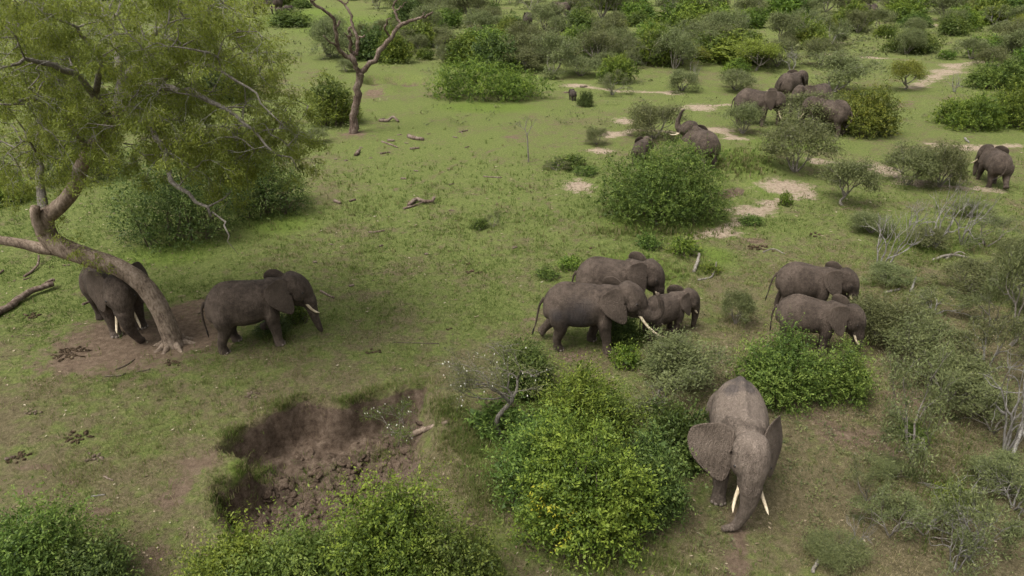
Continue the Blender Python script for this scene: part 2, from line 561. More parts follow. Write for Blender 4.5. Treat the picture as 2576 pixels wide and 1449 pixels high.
k = Mat('ground', 0.97, 0.08)
P0 = k.coord('Object')
nA = k.noise(0.35, 5, 0.6, P0)
nB = k.noise(2.1, 5, 0.65, P0)
nC = k.noise(9.0, 6, 0.75, P0, dist=0.6)
nD = k.noise(38.0, 4, 0.8, P0)
nE = k.noise(5.0, 6, 0.7, P0)
mixn = k.math('MULTIPLY_ADD', nA, 0.35, k.math('MULTIPLY_ADD', nB, 0.45, k.math('MULTIPLY', nC, 0.55)))      # about 0.3 .. 1.05
fine = k.math('MULTIPLY_ADD', nC, 0.5, k.math('MULTIPLY', nD, 0.5))
green = k.ramp(fine, [(0.38, (0.046, 0.062, 0.017)), (0.47, (0.094, 0.118, 0.033)), (0.54, (0.143, 0.166, 0.050)), (0.64, (0.215, 0.216, 0.086))])
lushc = k.ramp(fine, [(0.38, (0.050, 0.075, 0.016)), (0.50, (0.102, 0.140, 0.028)), (0.62, (0.165, 0.205, 0.048))])
dry_shade_c = k.ramp(fine, [(0.38, (0.055, 0.046, 0.024)), (0.47, (0.102, 0.086, 0.046)), (0.55, (0.155, 0.128, 0.074)), (0.66, (0.25, 0.205, 0.135))])  # brown of dry turf, also the tone of the near ground's painted cloud shade
soilc = k.ramp(k.math('MULTIPLY_ADD', nE, 0.6, k.math('MULTIPLY', nD, 0.4)), [(0.36, (0.080, 0.056, 0.038)), (0.50, (0.135, 0.097, 0.067)), (0.63, (0.20, 0.150, 0.108))])
sandc = k.ramp(k.math('MULTIPLY_ADD', nE, 0.6, k.math('MULTIPLY', nD, 0.4)), [(0.36, (0.17, 0.125, 0.088)), (0.48, (0.27, 0.210, 0.152)), (0.62, (0.38, 0.31, 0.235))])
pitc = k.ramp(k.math('MULTIPLY_ADD', nE, 0.6, k.math('MULTIPLY', nD, 0.4)), [(0.38, (0.052, 0.036, 0.025)), (0.50, (0.108, 0.078, 0.056)), (0.62, (0.175, 0.132, 0.098))])
fd = k.smooth(k.math('ADD', k.attr('dry'), k.math('MULTIPLY_ADD', nB, 2.4, k.math('MULTIPLY_ADD', nA, 2.2, -2.25))), 0.0, 0.85)  # this mask holds real dryness and the near cloud shade alike
c = k.mix(fd, green, dry_shade_c)
c = k.mix(k.smooth(k.math('ADD', k.attr('lush'), k.math('MULTIPLY_ADD', mixn, 0.9, -0.62)), 0.35, 0.9), c, lushc)
edge = k.math('MULTIPLY_ADD', nC, 0.9, k.math('MULTIPLY_ADD', nB, 1.5, -1.22))
c = k.mix(k.smooth(k.math('ADD', k.attr('soil'), edge), 0.36, 0.86), c, soilc)
c = k.mix(k.smooth(k.math('ADD', k.attr('sand'), edge), 0.36, 0.80), c, sandc)
fp = k.smooth(k.math('ADD', k.attr('pit'), k.math('MULTIPLY', edge, 0.35)), 0.40, 0.70)
c = k.mix(fp, c, pitc)
k.base(c)
k.bump(k.math('MULTIPLY_ADD', nC, 0.7, k.math('MULTIPLY', nD, 0.5)), 0.9, 0.09)
M['ground'] = k.m
GROUND = build_ground()

def grass_stuff():
    """short tousled turf of the near ground: blades in small tufts"""
    r = np.random.RandomState(7)
    n = 150000
    d = 10.0 * (52.0 / 10.0) ** r.uniform(0, 1, n) ** 0.8
    u = r.uniform(-0.80, 0.80, n)
    x, y = d * u * 1.06, d * 1.0
    sdp = sd(x, y, PIT)
    keep = (sdp < 0.08) | (r.uniform(0, 1, n) < 0.06)
    for cx, cy, rx, ry, lim in [(330, 862, 222, 88, 1.0), (470, 800, 110, 45, 1.0), (500, 1170, 55, 34, 1.0), (455, 1225, 50, 40, 1.0), (1890, 530, 66, 20, 1.0), (1800, 585, 90, 13, 1.0), (1975, 470, 84, 22, 1.0), (2215, 425, 56, 20, 1)]:
        c = flat(cx, cy)
        r1 = abs(flat(cx + rx, cy)[0] - c[0])
        r2 = 0.5 * abs(flat(cx, cy - ry)[1] - flat(cx, cy + ry)[1])
        q = np.hypot((x - c[0]) / r1, (y - c[1]) / r2) + 0.25 * fbm(x, y, 77, 2, 2.0)
        keep &= (q > lim) | (r.uniform(0, 1, n) < 0.04)
    P = seg_dist(x, y, poly([(1905, 1100), (1885, 1220), (1868, 1320), (1850, 1449)]), False)
    keep &= (P > 0.3) | (r.uniform(0, 1, n) < 0.15)
    clump = fbm(x, y, 78, 3, 1.3) + 0.5 * fbm(x, y, 79, 2, 6.0)
    keep &= r.uniform(0, 1, n) < 1 - sstep(24, 50, y)
    keep &= clump + r.uniform(-0.9, 0.9, n) > -0.25
    x, y, d, clump = x[keep], y[keep], d[keep], clump[keep]
    n = len(x)
    z = ground(x, y)
    nb = 3
    x, y, z, d, clump = (np.repeat(a, nb) for a in (x, y, z, d, clump))
    m = n * nb
    sc = np.clip(d / 20, 0.75, 2.2)
    x = x + r.normal(0, 0.04, m) * sc
    y = y + r.normal(0, 0.04, m) * sc
    rim = np.exp(-(sd(x, y, PIT) / 0.3) ** 2)
    h = r.uniform(0.03, 0.08, m) * sc * (1 + 0.5 * np.clip(clump, 0, 1)) * (1 + 1.3 * rim)
    w = r.uniform(0.007, 0.014, m) * sc
    a = r.uniform(0, 6.283, m)
    lean = r.uniform(0.3, 1.3, m) * h
    b = np.stack([x, y, z - 0.01], -1)
    side = np.stack([-np.sin(a), np.cos(a), np.zeros(m)], -1) * w[:, None]
    tip = b + np.stack([np.cos(a) * lean, np.sin(a) * lean, h], -1)
    V = np.stack([b - side, b + side, tip], 1).reshape(-1, 3)
    T = np.arange(3 * m).reshape(-1, 3)
    dry_shade_v = 0.50 * sstep(27, 14, y) + 0.26 * sstep(2, 10, x) * sstep(60, 22, y) + 0.16 * fbm(x, y, 51, 3, 0.22) + 0.14  # near blades browned like the ground, for dryness and painted cloud shade
    var = np.clip(dry_shade_v + r.normal(0, 0.22, m), 0, 1)
    g = Mat('grass blade', 0.8, 0.15)
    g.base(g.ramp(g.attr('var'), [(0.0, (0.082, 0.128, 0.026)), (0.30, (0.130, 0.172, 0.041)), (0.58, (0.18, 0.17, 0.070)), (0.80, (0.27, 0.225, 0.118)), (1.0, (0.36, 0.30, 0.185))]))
    tr = g.n('BsdfTranslucent')
    g.link(g.b.inputs['Base Color'].links[0].from_socket, tr.inputs[0])
    mxs = g.n('MixShader')
    mxs.inputs[0].default_value = 0.5
    g.link(g.b.outputs[0], mxs.inputs[1])
    g.link(tr.outputs[0], mxs.inputs[2])
    g.link(mxs.outputs[0], g.out.inputs[0])
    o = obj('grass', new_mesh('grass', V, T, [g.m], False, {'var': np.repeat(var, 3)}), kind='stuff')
    tag(o, 'short tousled turf covering the near ground', 'grass')
grass_stuff()

def herbs():
    """weeds and low scrub too small and many to count: leaf clumps over the lawn, thicker between the far shrubs and on the right"""
    r = np.random.RandomState(29)
    C = []
    def strew(n, x0, x1, y0, y1, size, dens_seed, thr, hmul, k):
        px, py = r.uniform(x0, x1, n), y0 + (y1 - y0) * r.uniform(0, 1, n)
        P = np.array([flat(a, b) for a, b in zip(px, py)])
        m = fbm(P[:, 0], P[:, 1], dens_seed, 3, 0.45) + r.uniform(-.5, .5, n) > thr
        m &= sd(P[:, 0], P[:, 1], PIT) < -0.1
        P = P[m]
        for p in P:
            C.append((p[0], p[1], size * r.uniform(.5, 1.3), hmul, k))
    strew(4200, -60, 2640, -40, 150, 0.85, 61, -0.05, 0.75, 14)      # far scrub
    strew(1500, 780, 2640, 150, 330, 0.45, 62, 0.15, 0.7, 10)
    strew(2600, 0, 1500, 300, 1000, 0.12, 63, 0.10, 0.5, 8)            # lawn weeds
    strew(1500, 1500, 2640, 380, 1000, 0.17, 64, -0.05, 0.6, 12)
    strew(2600, 1750, 2640, 700, 1500, 0.16, 65, -0.10, 0.6, 12)      # right foreground
    strew(1100, 0, 1200, 900, 1500, 0.09, 66, 0.0, 0.5, 8)
    C_ = np.array(C)
    kk = C_[:, 4].astype(int)
    i = np.repeat(np.arange(len(C_)), kk)
    m = len(i)
    sz = C_[i, 2]
    x = C_[i, 0] + r.normal(0, .55, m) * sz
    y = C_[i, 1] + r.normal(0, .55, m) * sz
    z = ground(x, y) + np.abs(r.normal(0, .45, m)) * sz * C_[i, 3]
    D = unit(np.stack([r.normal(0, 1, m), r.normal(0, 1, m), r.uniform(.1, .9, m)], -1))
    N = unit(np.array([0, 0, 1.0]) + r.normal(0, .5, (m, 3)))
    L = sz * r.uniform(.25, .6, m) 
    S = unit(np.cross(D, N)) * (L * r.uniform(.15, .3, m))[:, None]
    B = np.stack([x, y, z], -1)
    V = np.stack([B, B + D * L[:, None] * .5 + S, B + D * L[:, None], B + D * L[:, None] * .5 - S], 1).reshape(-1, 3)
    var = np.clip(r.normal(.42, .2, len(C_))[i] + r.normal(0, .12, m), 0, .85)
    o = obj('weeds', new_mesh('weeds', V, np.arange(4 * m).reshape(-1, 4), [M['leaf_thorn']], False, {'var': np.repeat(var, 4)}), kind='stuff')
    tag(o, 'weeds and low scrub scattered over the savanna', 'weeds')
herbs()

def litter():
    """straw, dead leaves and dung crumbs on the turf"""
    r = np.random.RandomState(37)
    n = 5200
    P = np.array([flat(a, b) for a, b in zip(r.uniform(-20, 2600, n), 380 + 1100 * r.uniform(0, 1, n) ** 1.1)])
    m = (fbm(P[:, 0], P[:, 1], 71, 3, 0.5) + r.uniform(-.6, .6, n) > -0.05) & (sd(P[:, 0], P[:, 1], PIT) < -0.1)
    P = P[m]
    n = len(P)
    a = r.uniform(0, 6.283, n)
    L = r.uniform(.04, .16, n) * np.clip(P[:, 1] / 22, .8, 1.6)
    w = r.uniform(.010, .030, n) * np.clip(P[:, 1] / 22, .8, 1.6)
    z = ground(P[:, 0], P[:, 1]) + 0.035
    d = np.stack([np.cos(a) * L, np.sin(a) * L, r.normal(0, .015, n)], -1)
    q = np.stack([-np.sin(a) * w, np.cos(a) * w, np.zeros(n)], -1)
    B = np.stack([P[:, 0], P[:, 1], z], -1)
    V = np.stack([B - q, B + d * .5 - q * 1.4, B + d, B + d * .5 + q * 1.4], 1).reshape(-1, 3)
    k_ = Mat('litter', 0.95)
    k_.base(k_.ramp(k_.attr('var'), [(0.0, (0.06, 0.042, 0.028)), (0.45, (0.14, 0.105, 0.068)), (0.8, (0.26, 0.21, 0.135)), (1.0, (0.38, 0.33, 0.24))]))
    o = obj('litter', new_mesh('litter', V, np.arange(4 * n).reshape(-1, 4), [k_.m], False, {'var': np.repeat(r.uniform(0, 1, n), 4)}), kind='stuff')
    tag(o, 'straw and dead leaves strewn over the turf', 'litter')
litter()

# ------------------------------------------------------------------ elephants
def skin_mat(name, c1, c2, c3, dust=0.0):
    k = Mat(name, 0.85, 0.25)
    P = k.coord('Object')
    n1 = k.noise(1.6, 5, 0.6, P)
    n2 = k.noise(7.0, 6, 0.7, P)
    n3 = k.noise(26.0, 4, 0.7, P, stretch=(1, 1, 0.55))
    f = k.math('MULTIPLY_ADD', n1, 0.6, k.math('MULTIPLY_ADD', n2, 0.40, k.math('MULTIPLY_ADD', n3, 0.15, -0.075)))
    c = k.ramp(f, [(0.40, c1), (0.50, c2), (0.60, c3)])
    if dust:
        d = k.smooth(k.math('ADD', k.attr('dust'), k.math('MULTIPLY_ADD', n2, 1.1, -0.55)), 0.35, 0.9)
        c = k.mix(k.math('MULTIPLY', d, dust), c, (0.27, 0.215, 0.172))
        d2 = k.smooth(k.math('ADD', k.attr('mud'), k.math('MULTIPLY_ADD', n2, 2.2, -1.1)), 0.35, 1.0)
        c = k.mix(d2, c, (0.10, 0.082, 0.072))
    c = k.mix(k.math('MULTIPLY', k.attr('ear'), 0.35), c, (0.145, 0.110, 0.084))
    CR = k.n('TexVoronoi', feature='DISTANCE_TO_EDGE')
    CR.inputs['Scale'].default_value = 21
    k.link(P, CR.inputs['Vector'])
    c = k.mix(k.math('MULTIPLY', k.smooth(CR.outputs['Distance'], 0.12, 0.0), 0.30), c, (0.035, 0.027, 0.022))
    wet = k.smooth(k.math('ADD', k.attr('wet'), k.math('MULTIPLY_ADD', n1, 1.6, -0.8)), 0.25, 1.15)
    c = k.mix(k.math('MULTIPLY', wet, 0.75), c, (0.034, 0.030, 0.031))
    k.base(c)
    # wrinkles: fine net over the body, rings round the trunk
    vo = k.n('TexVoronoi', feature='DISTANCE_TO_EDGE')
    vo.inputs['Scale'].default_value = 30
    mp = k.n('Mapping')
    mp.inputs['Scale'].default_value = (1, 1, 0.6)
    k.link(P, mp.inputs[0])
    k.link(mp.outputs[0], vo.inputs['Vector'])
    cr = k.smooth(vo.outputs['Distance'], 0.0, 0.16)
    ring = k.math('SINE', k.math('MULTIPLY_ADD', n2, 3.0, k.math('MULTIPLY', k.attr('ring'), 2 * math.pi / 0.075)))
    rm = k.math('MULTIPLY', ring, k.smooth(k.attr('ring'), 0.01, 0.2))
    fold = k.noise(7.0, 3, 0.55, P, stretch=(1.7, 1.7, 0.30), dist=0.8)
    fold = k.math('ABSOLUTE', k.math('SUBTRACT', fold, 0.5))
    fold = k.smooth(fold, 0.0, 0.09)
    h = k.math('MULTIPLY_ADD', fold, 0.75, k.math('MULTIPLY_ADD', rm, 0.45, k.math('MULTIPLY_ADD', n3, 0.6, k.math('MULTIPLY', cr, 0.30))))
    k.bump(h, 0.85, 0.030)
    return k.m
M['skin'] = skin_mat('elephant skin', (0.047, 0.034, 0.025), (0.081, 0.060, 0.0455), (0.127, 0.096, 0.074))
M['skin_dusty'] = skin_mat('dusty elephant skin', (0.085, 0.065, 0.050), (0.130, 0.101, 0.079), (0.19, 0.150, 0.119), dust=0.5)
M['skin_dark'] = skin_mat('dark elephant skin', (0.042, 0.032, 0.026), (0.066, 0.051, 0.041), (0.098, 0.078, 0.063))

HS = 1.13                               # size of the head
XS = np.array([0.93, 1.0, 1.0])       # overall length of the model
def rotY(a):
    c, s_ = math.cos(a), math.sin(a)
    return np.array([[c, 0, s_], [0, 1, 0], [-s_, 0, c]])
def rotZ(a):
    c, s_ = math.cos(a), math.sin(a)
    return np.array([[c, -s_, 0], [s_, c, 0], [0, 0, 1]])
def rotX(a):
    c, s_ = math.cos(a), math.sin(a)
    return np.array([[1, 0, 0], [0, c, -s_], [0, s_, c]])

TORSO = np.array([  # x, top, bottom, half width
    (-1.50, 1.74, 1.36, 0.15), (-1.44, 1.92, 1.16, 0.32), (-1.28, 2.16, 0.98, 0.50), (-1.02, 2.36, 0.88, 0.64), (-0.66, 2.47, 0.82, 0.75), (-0.22, 2.44, 0.77, 0.82),
    (0.20, 2.38, 0.80, 0.80), (0.58, 2.36, 0.92, 0.70), (0.90, 2.35, 1.12, 0.57), (1.16, 2.32, 1.36, 0.45), (1.40, 2.28, 1.55, 0.36)])
TRUNK0 = [(2.05, 0, 1.52), (2.13, 0, 1.20), (2.16, 0, 0.88), (2.16, 0, 0.58), (2.17, 0, 0.34), (2.23, 0, 0.17)]
LEG0 = dict(fl=(0.0, 0, 0), fr=(0.0, 0, 0), hl=(0.0, 0, 0), hr=(0.0, 0, 0))
EAR = [(0.00, 0.40), (0.10, 0.50), (0.27, 0.56), (0.47, 0.53), (0.66, 0.43), (0.79, 0.26), (0.83, 0.05), (0.77, -0.16), (0.63, -0.34), (0.47, -0.49), (0.33, -0.60), (0.20, -0.66), (0.09, -0.60), (0.03, -0.42), (0.00, -0.2)]

def elephant(label, px, py, heading, H=2.5, name='elephant', skin='skin', head=(0.0, 0.0), trunk=None, legs=None, legpts=None, ears=(30, 30), tusk=0.55, tail=None,
             voxel=0.03, group='elephants of the herd', wet=None, dust=None, mud=None, nails=False, offset=(0, 0), belly=1.0, earscale=1.0, splay=0.0, bony=0.0):
    """heading in degrees: 0 faces right across the picture, 90 faces away, -90 faces the camera. px, py: the ground under its middle.
    head = (turn to its left, nod down) in degrees; legs: foot shift forward / sideways / lift for fl fr hl hr"""
    s = H / 2.5
    rnd = np.random.RandomState(abs(hash(label)) % 99991 if False else sum(ord(ch) * (i + 3) for i, ch in enumerate(label)) % 99991)
    g = Geo()
    # trunk of the body
    TT = TORSO.copy()
    TT[2:9, 2] += 0.09
    TT[2:8, 2] += rnd.uniform(-0.07, 0.05)          # belly and back differ from animal to animal
    TT[3:6, 1] += rnd.uniform(-0.04, 0.05)
    TT[6:9, 1] += rnd.uniform(-0.04, 0.04)
    TT[1:9, 3] *= rnd.uniform(0.86, 0.96)
    R = spline(TT, 44)
    th = np.linspace(0, 2 * math.pi, 36, endpoint=False)
    c, sn = np.cos(th), np.sin(th)
    V = []
    for x, top, bot, w in R:
        zc, hh = (top + bot) / 2, (top - bot) / 2
        up = np.clip(sn, 0, 1)
        dn = np.clip(-sn, 0, 1)
        wy = w * belly * np.sign(c) * np.abs(c) ** 0.85 * (1 - 0.20 * up ** 2.2) 
        zz = zc - 0.06 * hh + np.where(sn > 0, hh * 1.06 * np.abs(sn) ** 0.92, -hh * 0.94 * np.abs(sn) ** 0.9)
        V.append(np.stack([np.full(36, x), wy, zz], -1))
    V = np.array(V)
    n = len(R)
    i = np.arange(n - 1)[:, None] * 36
    j = np.arange(36)[None]
    kx = (j + 1) % 36
    Q = np.stack([i + j, i + kx, i + 36 + kx, i + 36 + j], -1).reshape(-1, 4)
    jj = np.arange(36)
    k2 = (jj + 1) % 36
    Tr = np.vstack([np.stack([np.full(36, n * 36), k2, jj], -1), np.stack([np.full(36, n * 36 + 1), (n - 1) * 36 + jj, (n - 1) * 36 + k2], -1)])
    g.add(np.vstack([V.reshape(-1, 3), V[0].mean(0), V[-1].mean(0)]), Q, Tr)
    # spine ridge, hip bones, shoulder blades
    g.tube(spline([(-1.35, 0, 1.98), (-1.0, 0, 2.35), (-0.6, 0, 2.47), (0.1, 0, 2.35), (0.7, 0, 2.30), (1.1, 0, 2.25)], 20), np.full(20, 0.075 + bony), 8)
    for sd_ in (-1, 1):
        g.ball((-0.86, sd_ * 0.22, 1.86), (0.42, 0.24, 0.40), M=rotX(-sd_ * 0.3))
        g.ball((0.72, sd_ * 0.36, 1.78), (0.30, 0.22, 0.55), M=rotY(0.15))
    # legs
    L = dict(LEG0)
    L.update(legs or {})
    soles = []
    for key in ('fl', 'fr', 'hl', 'hr'):
        sg = 1 if key[1] == 'l' else -1
        dx, dy, dz = L[key]
        if legpts and key in legpts:
            P = np.array(legpts[key], float)
            P[:, 1] *= 1
            rad = P[:, 3]
            P = P[:, :3]
        elif key[0] == 'f':
            P = np.array([(0.72, 0.26, 2.05), (0.74, 0.38, 1.75), (0.76, 0.43, 1.30), (0.74, 0.42, 0.92), (0.76, 0.40, 0.50), (0.74, 0.40, 0.22), (0.77, 0.40, 0.09), (0.78, 0.40, 0.0)])
            rad = np.array([0.08, 0.25, 0.285, 0.235, 0.185, 0.168, 0.195, 0.205])
            wgt = np.clip((1.5 - P[:, 2]) / 1.35, 0, 1)
        else:
            P = np.array([(-0.92, 0.22, 2.08), (-0.94, 0.33, 1.72), (-0.90, 0.40, 1.28), (-0.86, 0.41, 0.92), (-1.00, 0.39, 0.52), (-1.03, 0.38, 0.24), (-0.99, 0.38, 0.09), (-0.97, 0.38, 0.0)])
            rad = np.array([0.10, 0.33, 0.37, 0.265, 0.185, 0.160, 0.188, 0.200])
            wgt = np.clip((1.5 - P[:, 2]) / 1.35, 0, 1)
        if not (legpts and key in legpts):
            P[:, 1] *= sg
            P[:, 0] += dx * wgt
            P[:, 1] += dy * wgt
            P[:, 2] += dz * wgt
        PS = spline(np.hstack([P, rad[:, None]]), 22)
        g.tube(PS[:, :3], PS[:, 3], 18)
        soles.append((P[-1], P[-2]))
    # head
    hy, hp = math.radians(head[0]), math.radians(head[1])
    pivot = np.array([1.10, 0, 1.98])
    RH = rotZ(hy) @ rotY(hp)
    def hd(p):
        return (np.asarray(p, float) - pivot) * HS @ RH.T + pivot - np.array([0, 0, 0.05])
    FACE = np.array([(1.38, 0, 2.10, .37), (1.56, 0, 2.14, .40), (1.76, 0, 2.03, .375), (1.92, 0, 1.84, .305), (2.00, 0, 1.66, .245)])
    g.ball(hd((1.58, 0, 2.16)), (0.36, 0.35, 0.36), 20, 14, M=RH * HS)
    for sd_ in (-1, 1):
        g.ball(hd((1.55, sd_ * 0.13, 2.28)), (0.27, 0.21, 0.25), M=RH * HS)
        g.ball(hd((1.70, sd_ * 0.23, 1.92)), (0.25, 0.18, 0.30), M=RH * HS)
        g.tube(hd(spline([(1.80, sd_ * .15, 1.85), (1.93, sd_ * .17, 1.62), (1.97, sd_ * .18, 1.50)], 8)), np.linspace(0.13, 0.085, 8) * HS, 10)
        g.ball(hd((1.83, sd_ * 0.275, 1.985)), (0.085, 0.055, 0.07), 10, 8, M=RH * HS)
    g.tube(hd(spline([(1.25, 0, 1.80), (1.55, 0, 1.68), (1.80, 0, 1.50), (1.93, 0, 1.38)], 10)), np.array([.31, .30, .28, .255, .23, .20, .17, .145, .12, .09]) * HS, 14, squash=0.85)
    g.tube(np.vstack([np.linspace((0.8, 0, 1.95), hd((1.45, 0, 2.05)), 8)]), np.linspace(0.50, 0.37, 8), 20)
    TP = np.array(trunk if trunk is not None else TRUNK0, float)
    rt = np.array([.245, .19, .150, .118, .092, .072])
    if len(TP) != len(rt):
        rt = np.interp(np.linspace(0, 1, len(TP)), np.linspace(0, 1, 6), rt)
    F = np.vstack([FACE, np.hstack([TP, rt[:, None]])])
    FS = spline(F, 60)
    FSp = hd(FS[:, :3])
    FS[:, 3] *= HS
    FSp[:, 2] = np.maximum(FSp[:, 2], FS[:, 3] * 0.8 + 0.02)
    g.tube(FSp, FS[:, 3], 18, squash=0.95)
    v, f = g.arrays()
    v = v * s * XS
    me0 = new_mesh('raw', v, f)
    ob = bpy.data.objects.new('raw', me0)
    COL.objects.link(ob)
    md = ob.modifiers.new('r', 'REMESH')
    md.mode = 'VOXEL'
    md.voxel_size = voxel
    ms = ob.modifiers.new('s', 'SMOOTH')
    ms.factor = 0.5
    ms.iterations = max(2, int(round(0.16 / voxel)))
    dg = bpy.context.evaluated_depsgraph_get()
    ev = ob.evaluated_get(dg)
    me1 = bpy.data.meshes.new_from_object(ev)
    bpy.data.objects.remove(ob)
    bpy.data.meshes.remove(me0)
    nv = len(me1.vertices)
    bv = np.empty(nv * 3, np.float32)
    me1.vertices.foreach_get('co', bv)
    bv = bv.reshape(-1, 3)
    quads = np.empty(len(me1.loops), np.int32)
    me1.loops.foreach_get('vertex_index', quads)
    tot = np.empty(len(me1.polygons), np.int32)
    me1.polygons.foreach_get('loop_total', tot)
    if (tot == 4).all():
        bf = [quads.reshape(-1, 4)]
    else:
        st_ = np.concatenate([[0], np.cumsum(tot)[:-1]])
        bf = [quads[st_[tot == 4][:, None] + np.arange(4)], quads[st_[tot == 3][:, None] + np.arange(3)]]
    bpy.data.meshes.remove(me1)
    bvh = BVHTree.FromPolygons([tuple(p) for p in bv.tolist()], [tuple(q) for q in bf[0].tolist()])
    # trunk rings, dust, wet patches as marks that belong to the skin
    arc = np.concatenate([[0], np.cumsum(np.linalg.norm(np.diff(FSp, axis=0), axis=1))]) * s
    TPs = FSp * s * XS
    dd = np.linalg.norm(bv[:, None] - TPs[None, 24::2], axis=2) if nv < 60000 else np.full((nv, 1), 9.0)
    jn = dd.argmin(1)
    rr = FS[24::2, 3][jn] * s
    ring = np.where(dd.min(1) < rr * 1.5 + 0.02, arc[24::2][jn] - arc[24] + 0.02, 0.0)
    def spots(lst):
        a = np.zeros(nv)
        for x, y, z, r in lst or []:
            a = np.maximum(a, np.clip(1.4 - np.linalg.norm((bv / s / XS - (x, y, z)) / r, axis=1), 0, 1))
        return a
    G2 = Geo()
    for q in bf:
        pass
    allv, allf, off = [bv], list(bf), nv
    # ears: curved tapered sheets rooted in the side of the head
    for sg, ang in ((1, ears[0]), (-1, ears[1])):
        a = math.radians(ang)
        E = spline(np.array(EAR), 40) * earscale
        rings = [0.06, 0.28, 0.5, 0.72, 0.88, 0.96, 1.0]
        c0 = np.array([0.02, -0.02])
        fr, bk = [], []
        for kk in rings:
            uv = c0 + (E - c0) * kk
            u, w_ = uv[:, 0], uv[:, 1]
            curl = -0.10 * (u / 0.8) ** 2 + 0.03 * np.sin(5 * w_ + 3 * u + 1.0) * u + 0.05 * np.clip(w_ - 0.35, 0, 1) * 3 * u - 0.05 * np.clip(-w_ - 0.2, 0, 1)
            fold = np.clip(w_ - 0.36, 0, 1)
            w2 = w_ - 0.12 * fold
            curl = curl + 0.25 * fold * (0.2 + u)
            t = 0.026 * (1 - kk) + 0.012
            if kk == 1.0:
                t = 0.004
            du = np.array([-math.cos(a), sg * math.sin(a), -0.03])
            dn = np.array([math.sin(a), sg * math.cos(a), 0.0])
            dv = unit(np.array([-0.14 - 0.36 * math.sin(a) ** 2, -sg * 0.24 * math.cos(a), 1.0]))
            o0 = np.array([1.47, sg * 0.33, 2.02])
            base = o0 + u[:, None] * du + w2[:, None] * dv
            fr.append(base + (curl + t)[:, None] * dn)
            bk.append(base + (curl - t)[:, None] * dn)
        rows = fr + bk[::-1]
        V = np.array(rows)
        m_, sN = len(rows), 40
        V = hd(V.reshape(-1, 3)) * s * XS
        ii = np.arange(m_ - 1)[:, None] * sN
        jj = np.arange(sN)[None]
        kk = (jj + 1) % sN
        Q = np.stack([ii + jj, ii + kk, ii + sN + kk, ii + sN + jj], -1).reshape(-1, 4)
        if sg < 0:
            Q = Q[:, ::-1]
        allv.append(V)
        allf.append(Q + off)
        off += len(V)
    A = np.vstack(allv)
    pad = np.zeros(len(A) - nv)
    me = new_mesh('elephant_body', A, allf, [M[skin]], True,
                  {'ring': np.concatenate([ring, pad]), 'wet': np.concatenate([spots(wet), pad]), 'dust': np.concatenate([spots(dust), pad + 0.3]), 'mud': np.concatenate([spots(mud), pad]), 'ear': np.concatenate([np.zeros(nv), pad + 1.0])})
    p = at(px, py)
    hr = math.radians(heading)
    root = thing(name, label, 'elephant' if H > 1.2 else 'elephant calf', (p[0] + offset[0], p[1] + offset[1], p[2] - 0.02), hr, group)
    obj('body', me, root)
    def surf(q):
        hit = bvh.find_nearest(Vector([float(t_) for t_ in np.asarray(q) * s * XS]))
        return np.array(hit[0]), np.array(hit[1])
    for sg in (1, -1):
        q, nrm = surf(hd((1.885, sg * 0.40, 1.975)))
        e = Geo()
        e.ball(q - nrm * 0.012 * s, np.array([0.04, 0.04, 0.034]) * s, 10, 8)
        obj('eye', e.mesh('eye', [M['eye']]), root)
        if tusk:
            t = Geo()
            TK = np.array([(1.88, .18, 1.62), (1.99, .215, 1.45), (2.13, .27, 1.28), (2.33, .32, 1.13), (2.50, .33, 1.08)])
            k0 = TK[1]
            TK = np.vstack([TK[:2], k0 + (TK[2:] - k0) * tusk / 0.62])
            TK[1:, 1] += splay * np.linspace(0, 1, len(TK) - 1)
            TK[:, 1] *= sg
            ST = spline(hd(TK) * s * XS, 14)
            t.tube(ST, np.interp(np.linspace(0, 1, 14), [0, 0.3, 0.8, 1], [0.052, 0.05, 0.033, 0.006]) * s, 10)
            obj('tusk', t.mesh('tusk', [M['ivory']]), root)
    # tail
    TL = np.array(tail if tail is not None else [(-1.46, 0, 1.84), (-1.60, 0, 1.62), (-1.64, 0.02, 1.25), (-1.62, 0.03, 0.95), (-1.60, 0.03, 0.72)])
    t = Geo()
    ST = spline(TL * s * XS, 20)
    t.tube(ST, np.interp(np.linspace(0, 1, 20), [0, .25, 1], [.075, .042, .022]) * s, 8)
    tl = obj('tail', t.mesh('tail', [M[skin]]), root)
    h = Geo()
    e1 = ST[-1]
    dr = unit(unit(ST[-1] - ST[-4]) + np.array([0, 0, -0.5]))
    h.tube(spline([e1 - dr * 0.10 * s, e1 + dr * 0.02 * s, e1 + dr * 0.14 * s, e1 + dr * 0.26 * s], 8), np.array([.02, .04, .048, .05, .045, .035, .02, .004]) * s, 8, squash=0.6)
    obj('hair_tuft', h.mesh('hair_tuft', [M['hair']]), tl)
    if nails:
        tnm = None
        for (P, Pu), key in zip(soles, ('fl', 'fr', 'hl', 'hr')):
            if key[0] == 'h' and not nails == 'all':
                continue
            if P[2] > 0.02:
                continue
            for an in (-55, -18, 18, 55):
                dvec = np.array([math.cos(math.radians(an)), math.sin(math.radians(an)), 0])
                q, nrm = surf(P + dvec * 0.35 + np.array([0, 0, 0.055]))
                e = Geo()
                if tnm is None:
                    e.ball((0, 0, 0), np.array([0.022, 0.05, 0.045]) * s, 10, 6)
                    tnm = e.mesh('toenail', [M['nail']])
                o = obj('toenail', tnm, root, tuple(q))
                o.rotation_euler = (0, 0, math.radians(an))
    return root

